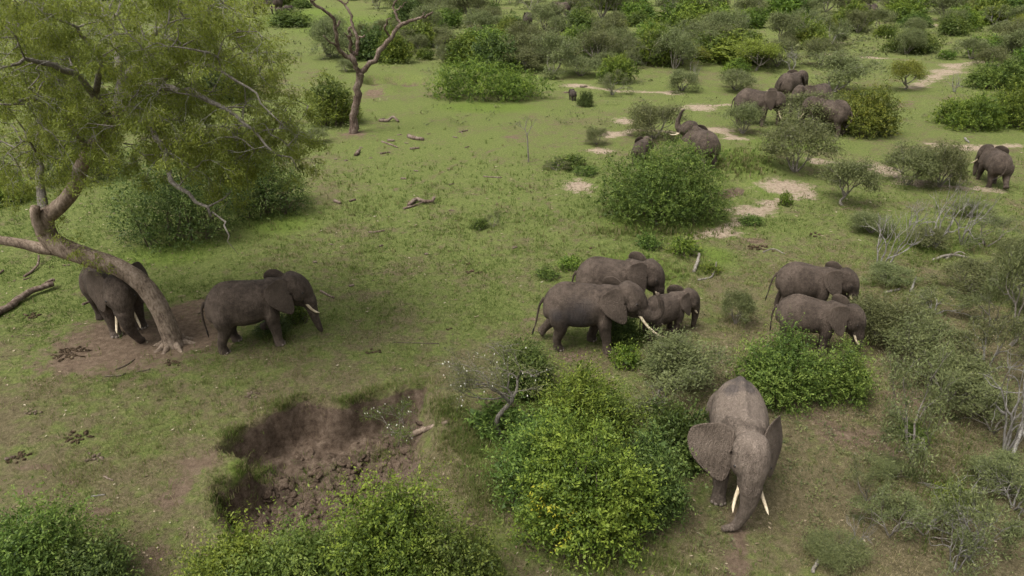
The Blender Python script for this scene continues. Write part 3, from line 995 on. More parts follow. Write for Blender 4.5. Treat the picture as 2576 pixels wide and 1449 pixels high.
# ------------------------------------------------------------------ plants
def quads_of(B, D, N, L, W):
    """leaf blades: base, direction, face normal, length, width -> rhombs, slightly folded"""
    D = unit(D)
    S = unit(np.cross(D, N))
    L, W = np.asarray(L)[:, None], np.asarray(W)[:, None]
    U = np.cross(S, D)
    mid = B + D * L * 0.45
    V = np.stack([B, mid + S * W * 0.5 + U * W * 0.12, B + D * L - U * L * 0.08, mid - S * W * 0.5 + U * W * 0.12], 1)
    return V.reshape(-1, 3)
def leaf_mesh(name, V, var, mat, rep=4):
    n = len(V) // 4
    return new_mesh(name, V, np.arange(4 * n).reshape(-1, 4), [mat], False, {'var': np.repeat(var, 4)})

def leafy(name, lobes, ntwig, leaf, mat, seed, shoots=0.05, kleaf=8, twig_len=0.45, ground_z=0.0, yellow=None, slim=0.42, core=1.0):
    """dense bush: lobes (x, y, z, rx, ry, rz); twigs of leaves near the lobe surfaces. Returns foliage and stem meshes."""
    r = np.random.RandomState(seed)
    lobes = np.array(lobes, float)
    ntwig = int(ntwig * 0.78)
    ar = (lobes[:, 3] * lobes[:, 4] + lobes[:, 3] * lobes[:, 5] + lobes[:, 4] * lobes[:, 5])
    pick = r.choice(len(lobes), ntwig, p=ar / ar.sum())
    Lb = lobes[pick]
    d = unit(r.normal(0, 1, (ntwig, 3)))
    d[:, 2] = np.where(d[:, 2] < -0.75, -d[:, 2] * 0.6, d[:, 2])
    d = unit(d)
    bumps = fbm(d[:, 0] * 3 + Lb[:, 0] * 2, d[:, 1] * 3 + d[:, 2] * 2.3 + Lb[:, 1] * 2, seed + 1, 3, 1.3)
    depth = 1.0 - np.abs(r.normal(0, 0.16, ntwig))
    rad = np.clip(depth * (0.92 + 0.24 * bumps), 0.25, 1.3)
    P = Lb[:, :3] + d * Lb[:, 3:6] * rad[:, None]
    # hollows: where the noise is low the outer leaves are missing and one looks into the bush
    sc_ = 2.2 / max(0.8, lobes[0, 3])
    hol = fbm(P[:, 0] * sc_ * 1.6 + P[:, 2] * 1.3, P[:, 1] * sc_ * 1.6 - P[:, 2] * sc_ * 1.7, seed + 9, 3, 1.7)
    P = P - d * Lb[:, 3:6] * (np.clip(-0.05 - hol, 0, 0.6) * 0.95)[:, None]
    out = unit(d / Lb[:, 3:6])
    tl = twig_len * r.uniform(0.5, 1.3, ntwig)
    sh = r.uniform(0, 1, ntwig) < shoots
    tl = np.where(sh, tl * 2.3, tl)
    D = unit(out * 0.75 + r.normal(0, 0.5, (ntwig, 3)) + np.array([0, 0, 0.35]))
    D = np.where(sh[:, None], unit(out * 0.5 + np.array([0, 0, 0.9]) + r.normal(0, 0.3, (ntwig, 3))), D)
    P[:, 2] = np.maximum(P[:, 2], ground_z + 0.04)
    kk = kleaf
    t = (np.arange(kk) + 0.5)[None] / kk + r.uniform(-0.05, 0.05, (ntwig, kk))
    bend = np.array([0, 0, -1.0]) * (tl * 0.35)[:, None]
    pos = P[:, None] + D[:, None] * (tl[:, None] * t)[..., None] + bend[:, None] * (t ** 2)[..., None]
    side = unit(np.cross(D, r.normal(0, 1, (ntwig, 3))))
    alt = np.where(np.arange(kk) % 2, 1.0, -1.0)[None, :, None]
    LD = unit(D[:, None] * 0.55 + side[:, None] * alt * 0.8 + r.normal(0, 0.25, (ntwig, kk, 3)))
    LN = unit(np.array([0, 0, 0.7]) + out[:, None] * 0.6 + r.normal(0, 0.45, (ntwig, kk, 3)))
    B = pos.reshape(-1, 3)
    B[:, 2] = np.maximum(B[:, 2], ground_z + 0.03)
    LL = leaf * r.uniform(0.6, 1.25, len(B))
    tw = np.repeat(r.normal(0, 0.13, ntwig) + np.where(sh, 0.22, 0), kk) + 0.26 * np.repeat(fbm(P[:, 0], P[:, 1] + P[:, 2], seed + 5, 3, 1.5), kk)
    var = np.clip(0.44 + tw + 0.16 * (np.tile(t.mean(0), ntwig) - 0.5) + r.normal(0, 0.12, len(B)), 0, 0.85)
    if yellow is not None:
        for x, y, z, rr in yellow:
            q = np.linalg.norm(P - (x, y, z), axis=1) < rr * r.uniform(0.5, 1.1, ntwig)
            var = np.where(np.repeat(q, kk) & (r.uniform(0, 1, len(B)) < 0.75), 0.97, var)
    V = [quads_of(B, LD.reshape(-1, 3), LN.reshape(-1, 3), LL, LL * slim)]
    va = [var]
    # coarse leaves deep inside keep the middle of the bush closed
    nc = int(core * ntwig * 0.42)
    pk = lobes[r.choice(len(lobes), nc, p=ar / ar.sum())]
    d2 = unit(r.normal(0, 1, (nc, 3)))
    Pc = pk[:, :3] + d2 * pk[:, 3:6] * r.uniform(0.35, 0.86, nc)[:, None]
    Pc[:, 2] = np.maximum(Pc[:, 2], ground_z + 0.03)
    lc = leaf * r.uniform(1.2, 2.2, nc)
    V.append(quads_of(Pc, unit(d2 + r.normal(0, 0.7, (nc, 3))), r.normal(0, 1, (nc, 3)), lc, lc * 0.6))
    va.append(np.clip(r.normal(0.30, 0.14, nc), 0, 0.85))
    fol = leaf_mesh(name, np.vstack(V), np.concatenate(va), mat)
    # stems from the root to the lobes
    g = Geo()
    c = lobes[:, :3].mean(0)
    for i in range(min(44, 10 + 3 * len(lobes))):
        lb = lobes[r.randint(len(lobes))]
        dd = unit(r.normal(0, 1, 3))
        e = lb[:3] + dd * lb[3:6] * r.uniform(0.5, 1.12)
        e[2] = max(e[2], ground_z + 0.15)
        b = np.array([c[0] * 0.3 + lb[0] * 0.7 + r.normal(0, 0.12), c[1] * 0.3 + lb[1] * 0.7 + r.normal(0, 0.12), ground_z - 0.05])
        m1 = b * 0.6 + e * 0.4 + np.append(r.normal(0, 0.1, 2), lb[5] * 0.25)
        S = spline([b, m1, e], 7)
        g.tube(S, np.linspace(0.028, 0.006, 7) * max(0.6, min(2, lb[5])), 4, cap=False)
    return fol, g.mesh(name + '_stems', [M['stem']])

def grow(r, base, dirn, length, rad, levels, split=(2, 3), spread=0.7, ratio=(0.6, 0.85), wob=0.25, lift=0.15, tubes=None, tips=None, flat_top=None, minr=0.004, first=True):
    """recursive branching; collects (points, radii) and tips (point, direction, level)"""
    n = 5
    P = [np.asarray(base, float)]
    d = unit(dirn)
    for i in range(n - 1):
        d = unit(d + r.normal(0, wob, 3) * 0.6 + np.array([0, 0, lift * 0.3]))
        if flat_top is not None and P[-1][2] > flat_top:
            d = unit(d * np.array([1, 1, 0.25]))
        P.append(P[-1] + d * length / (n - 1))
    P = np.array(P)
    r1 = max(minr, rad * 0.62)
    tubes.append((P, np.linspace(rad, r1, n), levels))
    if levels <= 0:
        tips.append((P, d))
        return
    k = r.randint(split[0], split[1] + 1)
    for i in range(k):
        ax = unit(np.cross(d, r.normal(0, 1, 3)))
        nd = unit(d + ax * spread * r.uniform(0.6, 1.3))
        st = P[-1] if i < 2 else P[r.randint(2, n)]
        grow(r, st, nd, length * r.uniform(*ratio), r1 * r.uniform(0.7, 0.98) if i else r1, levels - 1, split, spread, ratio, wob, lift, tubes, tips, flat_top, minr, False)

def feather(r, tips, per, leaf, seed, slim=0.3, droop=0.0, spread=0.12):
    """small leaflets strewn along the last twigs"""
    Ps = np.array([t[0] for t in tips])
    n = len(Ps)
    i = np.repeat(np.arange(n), per)
    m = len(i)
    u = r.uniform(0.15, 1.12, m) * (Ps.shape[1] - 1)
    a = np.clip(u.astype(int), 0, Ps.shape[1] - 2)
    f = (u - a)[:, None]
    B = Ps[i, a] * (1 - f) + Ps[i, a + 1] * f
    T = unit(Ps[i, a + 1] - Ps[i, a])
    B = B + r.normal(0, spread, (m, 3)) * np.array([1, 1, 0.7]) + np.array([0, 0, -droop]) * r.uniform(0, 1, m)[:, None]
    D = unit(T * 0.4 + r.normal(0, 0.7, (m, 3)) + np.array([0, 0, 0.05 - droop]))
    N = unit(np.array([0, 0, 1.0]) + r.normal(0, 0.45, (m, 3)))
    L = leaf * r.uniform(0.5, 1.4, m)
    tone = r.normal(0, 0.15, n)[i]
    var = np.clip(0.45 + tone + r.normal(0, 0.13, m), 0, 0.9)
    return quads_of(B, D, N, L, L * slim), var

def tri_leaves(B4):
    q = B4.reshape(-1, 4, 3)
    return np.stack([(q[:, 0] * .8 + q[:, 1] * .4 - q[:, 3] * .2), (q[:, 0] * .8 + q[:, 3] * .4 - q[:, 1] * .2), q[:, 2]], 1).reshape(-1, 3)
def thorn(name, seed, leaf=0.09, per=26, levels=4, height=2.2, width=3.0, stems=4, leafmat='leaf_thorn', twigmat='twig', spread=0.62, leafspread=0.12, rad=0.045, bare=0.0, trunk=0.0):
    """airy thorn shrub about `width` across and `height` tall"""
    r = np.random.RandomState(seed)
    tubes, tips = [], []
    b0 = np.zeros(3)
    if trunk:
        P = spline([(0, 0, -0.05), (r.normal(0, .08), r.normal(0, .08), trunk * 0.5), (r.normal(0, .12), r.normal(0, .12), trunk)], 6)
        tubes.append((P, np.linspace(rad * 1.6, rad * 1.2, 6), 9))
        b0 = P[-1]
    for i in range(stems):
        a = 6.283 * (i + r.uniform(-0.3, 0.3)) / stems
        d = np.array([math.cos(a) * 0.75, math.sin(a) * 0.75, 0.95])
        grow(r, b0 + (np.array([math.cos(a), math.sin(a), 0]) * 0.08 if not trunk else 0), d, (height - trunk) * 0.29, rad, levels, (2, 3), spread, (0.66, 0.92), 0.28, 0.12, tubes, tips, flat_top=height * 0.86)
    allp = np.vstack([t[0] for t in tubes])
    w = max(np.ptp(allp[:, 0]), np.ptp(allp[:, 1]))
    hgt = allp[:, 2].max()
    S = np.array([width / w, width / w, height / hgt])
    g = Geo()
    for P, R, lv in tubes:
        g.tube(P * S if lv >= 2 else P[::2] * S, R if lv >= 2 else R[::2], 5 if lv >= levels - 1 else 3, cap=False)
    tips = [(P * S, d) for P, d in tips] + [(P * S, None) for P, R, lv in tubes if lv == 1]
    br = g.mesh(name + '_branches', [M[twigmat]])
    fol = None
    if per:
        if bare:
            tips = [t for t in tips if r.uniform() > bare]
        V, var = feather(r, tips, per, leaf, seed, spread=leafspread)
        V[:, 2] = np.maximum(V[:, 2], 0.03)
        fol = leaf_mesh(name + '_crown', V, var, M[leafmat])
    return fol, br

# --- shared kinds: each copy below takes one of these meshes
KIND = {}
def lobes_for(W, Dp, H, r, n):
    """an uneven heap of lobes about W x Dp x H"""
    out = [(0, 0, H * 0.30, W * 0.33, Dp * 0.33, H * 0.38)]
    m = 2 * n + 2
    for i in range(m):
        a = 2.39996 * i + r.uniform(-.5, .5)
        q = math.sqrt((i + 0.4) / m) * r.uniform(0.66, 0.92)
        hh = H * (1 - 0.52 * q ** 2) * r.uniform(0.55, 1.12)
        k = r.uniform(0.09, 0.19)
        out.append((math.cos(a) * W * 0.5 * q, math.sin(a) * Dp * 0.5 * q, hh * 0.54, W * k, Dp * k * r.uniform(.8, 1.2), hh * 0.46))
    for i in range(n):
        a = 6.283 * (i + r.uniform(-.3, .3)) / n
        q = r.uniform(0.58, 0.72)
        out.append((math.cos(a) * W * 0.5 * q, math.sin(a) * Dp * 0.5 * q, H * 0.13, W * r.uniform(.13, .18), Dp * r.uniform(.13, .18), H * r.uniform(.14, .24)))
    return out
for i, mt in enumerate(['leaf', 'leaf_bright', 'leaf', 'leaf_dark', 'leaf_yellow', 'leaf_bright']):
    rr = np.random.RandomState(100 + i)
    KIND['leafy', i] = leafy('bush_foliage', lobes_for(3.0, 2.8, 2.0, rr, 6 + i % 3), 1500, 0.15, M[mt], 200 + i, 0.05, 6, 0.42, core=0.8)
for i in range(6):
    KIND['thorn', i] = thorn('thorn_shrub', 300 + i, leaf=0.115, per=32, levels=4, stems=5 + i % 3, leafspread=0.18, leafmat='leaf_thorn')
for i in range(3):
    KIND['sparse', i] = thorn('sparse_shrub', 330 + i, leaf=0.10, per=24, levels=4, stems=3 + i % 2, leafmat='leaf_thorn', twigmat='twig_pale' if i == 1 else 'twig', leafspread=0.10)
for i in range(3):
    KIND['dead', i] = thorn('dead_shrub', 350 + i, per=0, levels=3, stems=4 + i % 2, twigmat='twig_pale', rad=0.05, spread=0.7)
for i in range(4):
    KIND['umbrella', i] = thorn('umbrella_thorn', 370 + i, leaf=0.12, per=32, levels=4, stems=4, trunk=0.35, leafspread=0.17, leafmat='leaf_thorn' if i % 2 else 'leaf_acacia', rad=0.05)
for i in range(2):
    rr = np.random.RandomState(120 + i)
    KIND['low', i] = leafy('low_shrub_foliage', lobes_for(1.0, 1.0, 0.6, rr, 5), 420, 0.085, M['leaf' if i else 'leaf_bright'], 240 + i, 0.15, 5, 0.22, slim=0.3)
UNIT = {'leafy': (3.0, 2.8, 2.0), 'thorn': (3.0, 3.0, 2.2), 'sparse': (3.0, 3.0, 2.2), 'dead': (3.0, 3.0, 2.2), 'umbrella': (3.0, 3.0, 2.2), 'low': (1.0, 1.0, 0.6)}
NAMES = {'leafy': ('leafy_bush', 'bush', 'foliage', 'stems'), 'thorn': ('thorn_shrub', 'shrub', 'foliage', 'branches'), 'sparse': ('sparse_shrub', 'shrub', 'foliage', 'branches'),
         'dead': ('dead_shrub', 'dead shrub', 'foliage', 'branches'), 'umbrella': ('small_acacia', 'tree', 'crown', 'trunk'), 'low': ('low_shrub', 'shrub', 'foliage', 'stems')}

def size_of(px, bottom, w, h):
    """real place, width and height of a plant that covers w x h photo pixels and meets the ground at `bottom`"""
    s, dep = ppm(px, bottom)
    W = w / s
    for _ in range(3):
        yc = bottom - 0.40 * W * math.sin(dep) * s * 0.9
        s, dep = ppm(px, yc)
        W = w / s
    H = (h / s - 0.55 * W * math.sin(dep)) / math.cos(dep)
    H = max(H, 0.38 * W, 0.15)
    return at(px, yc), W, H

_rc = np.random.RandomState(5)
def plant(kind, i, px, bottom, w, h, label, group=None, name=None, rz=None, cat=None, pos=None):
    fol, br = KIND[kind, i]
    p, W, H = size_of(px, bottom, w, h) if pos is None else pos
    u = UNIT[kind]
    nm = NAMES[kind]
    t = thing(name or nm[0], label, cat or nm[1], tuple(p), _rc.uniform(0, 6.28) if rz is None else rz, group, (W / u[0], W / u[1], H / u[2]))
    if fol is not None:
        obj(nm[2], fol, t)
    obj(nm[3], br, t)
    return t

def big_bush(px, bottom, w, h, label, ntwig, leaf, mat, seed, nl=8, group='large leafy bushes', yellow=None, dscale=0.9, name='leafy_bush', shoots=0.22, twig_len=0.5, Hf=1.0, kleaf=9, dome=False):
    p, W, H = size_of(px, bottom, w, h)
    H *= Hf
    rr = np.random.RandomState(seed)
    lob = lobes_for(W, W * dscale, H, rr, nl)
    if dome:
        lob[0] = (0, 0, H * .40, W * .43, W * .43 * dscale, H * .55)
    yl = None
    if yellow:
        yl = [(W * 0.5 * a, W * 0.5 * dscale * b, H * c_, W * d_) for a, b, c_, d_ in yellow]
    fol, st = leafy('bush_foliage', lob, ntwig, leaf, M[mat], seed, shoots, kleaf, twig_len, yellow=yl)
    t = thing(name, label, 'bush', tuple(p), 0.0, group)
    obj('foliage', fol, t)
    obj('stems', st, t)
    return t

# ------------------------------------------------------------------ the leaning acacia
def upright(base_px, base_py):
    """points on the upright plane through the ground there; third value moves the point away from (or nearer to) the camera in metres"""
    Y0 = at(base_px, base_py)[1]
    def f(px, py, dy=0.0):
        d = ray(px, py)
        t = (Y0 + dy) / d[1]
        return np.array([0, 0, CAM_H]) + d * t
    return f

def acacia():
    r = np.random.RandomState(17)
    vp = upright(437, 866)
    root = at(437, 866)
    def limb(lst, n=16):
        A = np.array([np.append(vp(a, b, c), rad) for a, b, c, rad in lst])
        return spline(A, n)
    trunk = limb([(446, 884, 0, .50), (437, 862, 0, .41), (424, 825, 0, .36), (404, 780, .05, .345), (378, 737, .1, .35), (345, 703, .1, .345), (300, 674, .1, .335), (250, 655, .1, .34), (196, 638, .1, .35), (150, 620, .1, .37),
                  (124, 598, .1, .35), (112, 570, .1, .33), (116, 545, .1, .31), (140, 527, .1, .27), (168, 500, .1, .25), (190, 465, .1, .24), (203, 425, .15, .23), (224, 385, .2, .23), (252, 346, .3, .22), (282, 314, .4, .22), (298, 275, .5, .20)], 70)
    limbs = [limb([(165, 628, .1, .30), (110, 625, 0, .25), (60, 614, -.1, .21), (0, 604, -.2, .18), (-90, 590, -.3, .14)], 16),
             limb([(296, 282, .5, .19), (330, 235, .2, .16), (395, 218, -.4, .135), (455, 226, -1.0, .115), (530, 250, -1.6, .09), (600, 302, -2.0, .07), (680, 370, -2.2, .045), (735, 430, -2.3, .02)], 20),
             limb([(292, 292, .5, .17), (312, 205, 1.2, .14), (370, 142, 2.0, .12), (440, 122, 2.6, .10), (520, 132, 3.0, .085), (610, 165, 3.2, .06), (690, 212, 3.3, .04), (770, 265, 3.4, .02)], 20),
             limb([(282, 316, .4, .16), (240, 240, -.6, .13), (180, 185, -1.5, .11), (100, 152, -2.2, .085), (10, 165, -2.8, .05), (-60, 190, -3, .03)], 16),
             limb([(298, 275, .5, .17), (302, 165, 1.5, .13), (284, 85, 2.4, .10), (300, 15, 3.2, .07), (330, -50, 3.6, .04)], 14),
             limb([(112, 548, .1, .2), (104, 480, .6, .15), (98, 400, 1.2, .12), (95, 300, 1.8, .10), (82, 215, 2.3, .08), (40, 130, 2.8, .05), (10, 60, 3.2, .03)], 18),
             limb([(224, 385, .2, .12), (175, 310, -1.0, .10), (120, 262, -2.0, .08), (60, 250, -2.8, .06), (-20, 270, -3.4, .03)], 14),
             limb([(300, 262, .5, .12), (390, 330, -1.8, .10), (430, 440, -2.6, .085), (482, 497, -2.9, .07), (530, 546, -3.0, .05), (562, 566, -3.05, .035), (600, 640, -3.1, .012)], 18),
             limb([(370, 142, 2.0, .10), (400, 70, 3.0, .08), (470, 20, 3.8, .06), (560, 10, 4.2, .04), (650, 50, 4.4, .02)], 14),
             limb([(395, 218, -.4, .10), (450, 165, -1.2, .08), (540, 170, -2.0, .06), (640, 235, -2.6, .04), (700, 300, -2.8, .02)], 14),
             limb([(240, 240, -.6, .10), (250, 150, -1.4, .08), (200, 80, -2.0, .06), (130, 30, -2.4, .04), (60, 10, -2.6, .02)], 14)]
    t = thing('acacia_tree', 'large leaning acacia with feathery drooping crown over the left-hand elephants', 'tree', tuple(root))
    g = Geo()
    L = trunk.copy()
    L[:, 3] *= 0.90
    g.tube(L[:, :3] - root, L[:, 3], 22, knob=0.05, rnd=r)
    for a_ in range(8):      # root flare
        an = a_ * 0.785 + r.uniform(-.25, .25)
        P = spline([(0, 0, 0.42), (math.cos(an) * .28, math.sin(an) * .28, 0.13), (math.cos(an) * .85, math.sin(an) * .85, -0.12)], 9)
        g.tube(P, np.linspace(.20, .06, 9), 9, knob=.1, rnd=r)
    g.tube(spline([vp(120, 596, .1) - root, vp(100, 570, -.15) - root, vp(88, 545, -.2) - root, vp(90, 520, -.2) - root], 8), np.linspace(.2, .13, 8), 10, knob=.12, rnd=r)
    obj('trunk', g.mesh('acacia_trunk', [M['bark']]), t)
    bg = Geo()
    for q_, l in enumerate(limbs):
        if not q_:
            g0 = Geo()
            g0.tube(l[:, :3] - root, l[:, 3] * 0.8, 12, knob=0.06, rnd=r)
            obj('low_limb', g0.mesh('acacia_low_limb', [M['bark']]), t)
            continue
        if q_:
            m_ = len(l)
            l[2:, :3] += r.normal(0, .06, (m_ - 2, 3)) * np.linspace(.4, 1.3, m_ - 2)[:, None]
            l[:, 3] *= np.linspace(0.95, 0.6, m_)
        bg.tube(l[:, :3] - root, l[:, 3], 9, knob=0.06, rnd=r)
    nodes = np.vstack([l[3:, :3] for l in limbs[1:]])
    # crown targets: the tree's own volume, layered, drooping towards its edge
    out = np.array([(-60, 420), (-60, -80), (520, -80), (600, 0), (680, 110), (730, 220), (760, 330), (750, 430), (720, 440), (680, 390), (640, 380), (590, 470), (540, 420), (420, 440), (340, 400), (260, 330), (160, 420), (80, 470)], float)
    tg = []
    while len(tg) < 500:
        q = np.array([r.uniform(-60, 770), r.uniform(-80, 480)])
        if inside(np.array([q[0]]), np.array([q[1]]), out)[0]:
            edge = np.clip((q[0] - 300) / 500, 0, 1)
            dep = r.uniform(-3.6, 4.4) * (1 - 0.45 * edge)
            tg.append(vp(q[0], q[1], dep))
    tg = np.array(tg)
    d0 = np.linalg.norm(tg[:, None] - nodes[None], axis=2).min(1)
    tips = []
    bt = []
    for q in tg[np.argsort(d0)]:
        d = np.linalg.norm(nodes - q, axis=1) + 0.8 * np.maximum(0, nodes[:, 2] - q[2])
        i = d.argmin()
        a = nodes[i]
        ln = np.linalg.norm(q - a)
        if ln > 3.2:
            q = a + (q - a) / ln * 3.2
            ln = 3.2
        mid = (a + q) / 2 + np.array([r.normal(0, .12), r.normal(0, .12), 0.10 * ln + r.normal(0, .08)]) * min(1.0, ln)
        P = spline([a, mid, q], 7)
        rad = 0.012 + 0.016 * ln
        bg.tube(P - root, np.linspace(rad, 0.009, 7), 4, cap=False)
        nodes = np.vstack([nodes, P[3:]])
        tubes = []
        dirn = unit(unit(q - a) * np.array([1, 1, 0.3]) + np.array([0, 0, -0.10]) + r.normal(0, .25, 3))
        grow(r, q, dirn, 0.50, 0.009, 2, (2, 3), 0.75, (0.65, 0.95), 0.35, -0.55, tubes, tips, None, 0.004)
        grow(r, P[4], unit(r.normal(0, 1, 3) * np.array([1, 1, 0.3])), 0.45, 0.008, 1, (2, 3), 0.75, (0.65, 0.95), 0.35, -0.4, tubes, tips, None, 0.004)
        bt += tubes
    tw = Geo()
    for P, R, lv in bt:
        tw.tube((P - root)[::2], R[::2] * 0.95, 3, cap=False)
    lm = obj('limbs', bg.mesh('acacia_limbs', [M['twig']]), t)
    o = obj('twigs', tw.mesh('acacia_twigs', [M['twig_pale']]), lm)
    o['kind'] = 'stuff'
    V, var = feather(r, [(P - root, d) for P, d in tips], 54, 0.10, 3, slim=0.5, droop=0.05, spread=0.09)
    V = tri_leaves(V)
    obj('crown', new_mesh('acacia_crown', V, np.arange(len(V)).reshape(-1, 3), [M['leaf_acacia']], False, {'var': np.repeat(var, 3)}), t)
    # a few shoots sprouting from the trunk
    sp = []
    for a, b in [(215, 618), (180, 600), (140, 560), (225, 640), (120, 530), (245, 640)]:
        for _ in range(3):
            grow(r, vp(a + r.normal(0, 6), b, -0.15), unit(r.normal(0, 1, 3) + np.array([0, -.4, -.3])), 0.35, .008, 1, (2, 2), .6, (.6, .9), .3, -.5, [], sp)
    V, var = feather(r, [(P - root, d) for P, d in sp], 22, 0.10, 3, slim=0.34, droop=0.1, spread=0.06)
    obj('trunk_shoots', leaf_mesh('acacia_shoots', V, var, M['leaf_acacia']), t, kind='stuff')
acacia()

# ------------------------------------------------------------------ the dead forked tree
def dead_tree():
    r = np.random.RandomState(23)
    vp = upright(888, 334)
    root = at(888, 334)
    t = thing('dead_tree', 'tall bare dead tree forking into three bleached limbs', 'dead tree', tuple(root))
    def limb(lst, name, n=18, sides=10, par=t):
        A = np.array([np.append(vp(a, b, c) - root, rad) for a, b, c, rad in lst])
        A = spline(A, n)
        A[:, 3] *= 0.82
        A[1:, :3] += r.normal(0, .05, (n - 1, 3))
        g = Geo()
        g.tube(A[:, :3], A[:, 3], sides, knob=0.12, rnd=r)
        return obj(name, g.mesh(name, [M['bark_dead']]), par)
    tr = limb([(888, 342, 0, .52), (889, 328, 0, .42), (891, 300, 0, .35), (893, 270, 0, .34), (899, 235, 0, .32), (903, 205, 0, .32), (906, 190, 0, .32), (907, 180, 0, .26)], 'trunk', 22, 14)
    a = limb([(905, 196, 0, .26), (898, 172, -.2, .23), (890, 155, -.4, .21), (882, 147, -.6, .20), (857, 131, -.9, .18), (848, 111, -1.1, .165), (845, 72, -1.4, .15), (836, 42, -1.7, .14), (805, 19, -2.0, .12), (780, 0, -2.3, .11), (765, -30, -2.5, .07), (740, -50, -2.6, .03)], 'limb', 30)
    limb([(847, 118, -1.1, .09), (830, 103, -1.6, .07), (812, 89, -2.0, .035)], 'branch', 8, 7, a)
    limb([(845, 68, -1.4, .10), (851, 58, -1.2, .09), (857, 51, -1.1, .06)], 'branch', 7, 7, a)
    limb([(783, 3, -2.3, .07), (800, -12, -2.0, .06), (812, -40, -1.8, .03)], 'branch', 8, 7, a)
    b = limb([(893, 160, -.2, .20), (889, 139, .2, .19), (898, 130, .4, .17), (900, 97, .6, .15), (888, 67, .8, .13), (880, 33, 1.0, .115), (866, 11, 1.2, .10), (843, -2, 1.3, .08), (820, -25, 1.4, .04)], 'limb', 26)
    limb([(889, 139, .2, .16), (881, 112, 0, .15), (880, 85, -.2, .14), (881, 66, -.3, .11)], 'branch', 12, 8, b)
    limb([(880, 92, -.2, .07), (870, 88, -.4, .06), (866, 82, -.5, .03)], 'branch', 6, 6, b)
    limb([(901, 97, .6, .10), (911, 92, .5, .09), (920, 89, .4, .06)], 'branch', 7, 7, b)
    limb([(868, 13, 1.2, .06), (874, 0, 1.0, .05), (882, -25, .8, .03)], 'branch', 7, 6, b)
    c = limb([(905, 190, 0, .26), (920, 172, .2, .24), (946, 142, .5, .22), (974, 103, .8, .20), (1005, 65, 1.1, .17), (1038, 50, 1.4, .14), (1058, 45, 1.5, .12), (1070, 42, 1.6, .11), (1087, 26, 1.8, .07)], 'limb', 28)
    limb([(1005, 64, 1.1, .12), (996, 40, 1.3, .11), (989, 14, 1.5, .09), (1000, -6, 1.6, .06)], 'branch', 12, 8, c)
    limb([(993, 27, 1.4, .07), (1005, 20, 1.2, .06), (1021, 4, 1.1, .03)], 'branch', 8, 6, c)
    limb([(980, 92, .85, .10), (968, 74, .5, .09), (971, 58, .3, .08), (982, 46, .2, .05)], 'branch', 10, 8, c)
    limb([(1060, 44, 1.5, .06), (1064, 38, 1.4, .05), (1066, 34, 1.4, .03)], 'branch', 5, 6, c)
dead_tree()

# ------------------------------------------------------------------ large leafy bushes
GB = 'large leafy bushes'
big_bush(590, 1560, 230, 225, 'small yellow-tinged bush at the bottom edge, left end of the clump below the hollow', 1700, 0.085, 'leaf_bright', 1, 5, yellow=[(-.5, -.1, .7, .14), (-.3, .3, .8, .12)])
big_bush(770, 1600, 300, 300, 'green bush at the bottom edge, second from the left below the hollow', 2600, 0.085, 'leaf', 31, 6)
big_bush(1000, 1590, 350, 400, 'tallest bright bush of the clump below the mud hollow', 3900, 0.085, 'leaf_bright', 2, 7)
big_bush(1160, 1580, 230, 260, 'dark green bush at the bottom edge, right end of the clump below the hollow', 2000, 0.085, 'leaf', 32, 5)
big_bush(1470, 1140, 250, 235, 'bright upper bush of the tangled clump left of the facing elephant', 2600, 0.09, 'leaf_bright', 33, 6)
big_bush(1350, 1300, 210, 260, 'left bush of the tangled clump, next to the flowering thorn tree', 2000, 0.09, 'leaf', 34, 5)
big_bush(1470, 1430, 330, 400, 'lowest bush of the tangled clump, with yellowing leaves on its left', 4200, 0.095, 'leaf_bright', 3, 7, yellow=[(-.55, -.6, .42, .12), (-.35, -.7, .28, .08)])
big_bush(1625, 1330, 175, 240, 'dark right bush of the tangled clump beside the facing elephant', 2200, 0.09, 'leaf_dark', 35, 5)
big_bush(1945, 1040, 225, 225, 'dense green bush hiding the legs of the two browsing elephants', 2800, 0.085, 'leaf', 4, 6)
big_bush(2095, 1030, 170, 170, 'smaller green bush to the right of the one hiding the browsing pair', 1700, 0.085, 'leaf', 36, 5)
big_bush(1662, 590, 345, 262, 'big domed green bush in the middle of the clearing', 6500, 0.105, 'leaf', 5, 9, shoots=.12, dscale=0.8, dome=True)
big_bush(455, 640, 320, 300, 'dark green bush under the right side of the acacia crown', 4600, 0.095, 'leaf_dark', 6, 8)
big_bush(660, 560, 260, 230, 'dark green bush below the drooping right edge of the acacia', 3600, 0.10, 'leaf_dark', 7, 7)
big_bush(230, 1560, 230, 210, 'smaller bush right of the one in the bottom left corner', 1600, 0.085, 'leaf_dark', 37, 5)
big_bush(80, 1590, 350, 315, 'leafy bush in the bottom left corner', 3200, 0.085, 'leaf', 8, 8)
big_bush(1225, 268, 330, 74, 'long low green bush beyond the clearing, right of the dead tree', 3600, 0.15, 'leaf_bright', 9, 10, dscale=0.55, Hf=0.85)
big_bush(845, 322, 140, 150, 'green bush left of the dead tree trunk', 2200, 0.14, 'leaf_bright', 10, 7)
big_bush(2175, 352, 160, 158, 'yellow-green bush behind the elephant with the swinging tail', 2600, 0.14, 'leaf_yellow', 11, 7)
big_bush(2440, 334, 190, 118, 'round green bush at the right, above the lone walking elephant', 2600, 0.14, 'leaf_bright', 12, 7)
big_bush(2550, 330, 150, 140, 'green bush cut by the right edge above the lone elephant', 2000, 0.14, 'leaf_bright', 13, 6)
big_bush(2515, 235, 200, 84, 'broad dark bush at the right edge, farther back', 2200, 0.17, 'leaf', 14, 7, dscale=.6)
big_bush(2290, 139, 160, 64, 'long low dark bush by the sandy track', 2000, 0.19, 'leaf', 15, 7, dscale=.6)
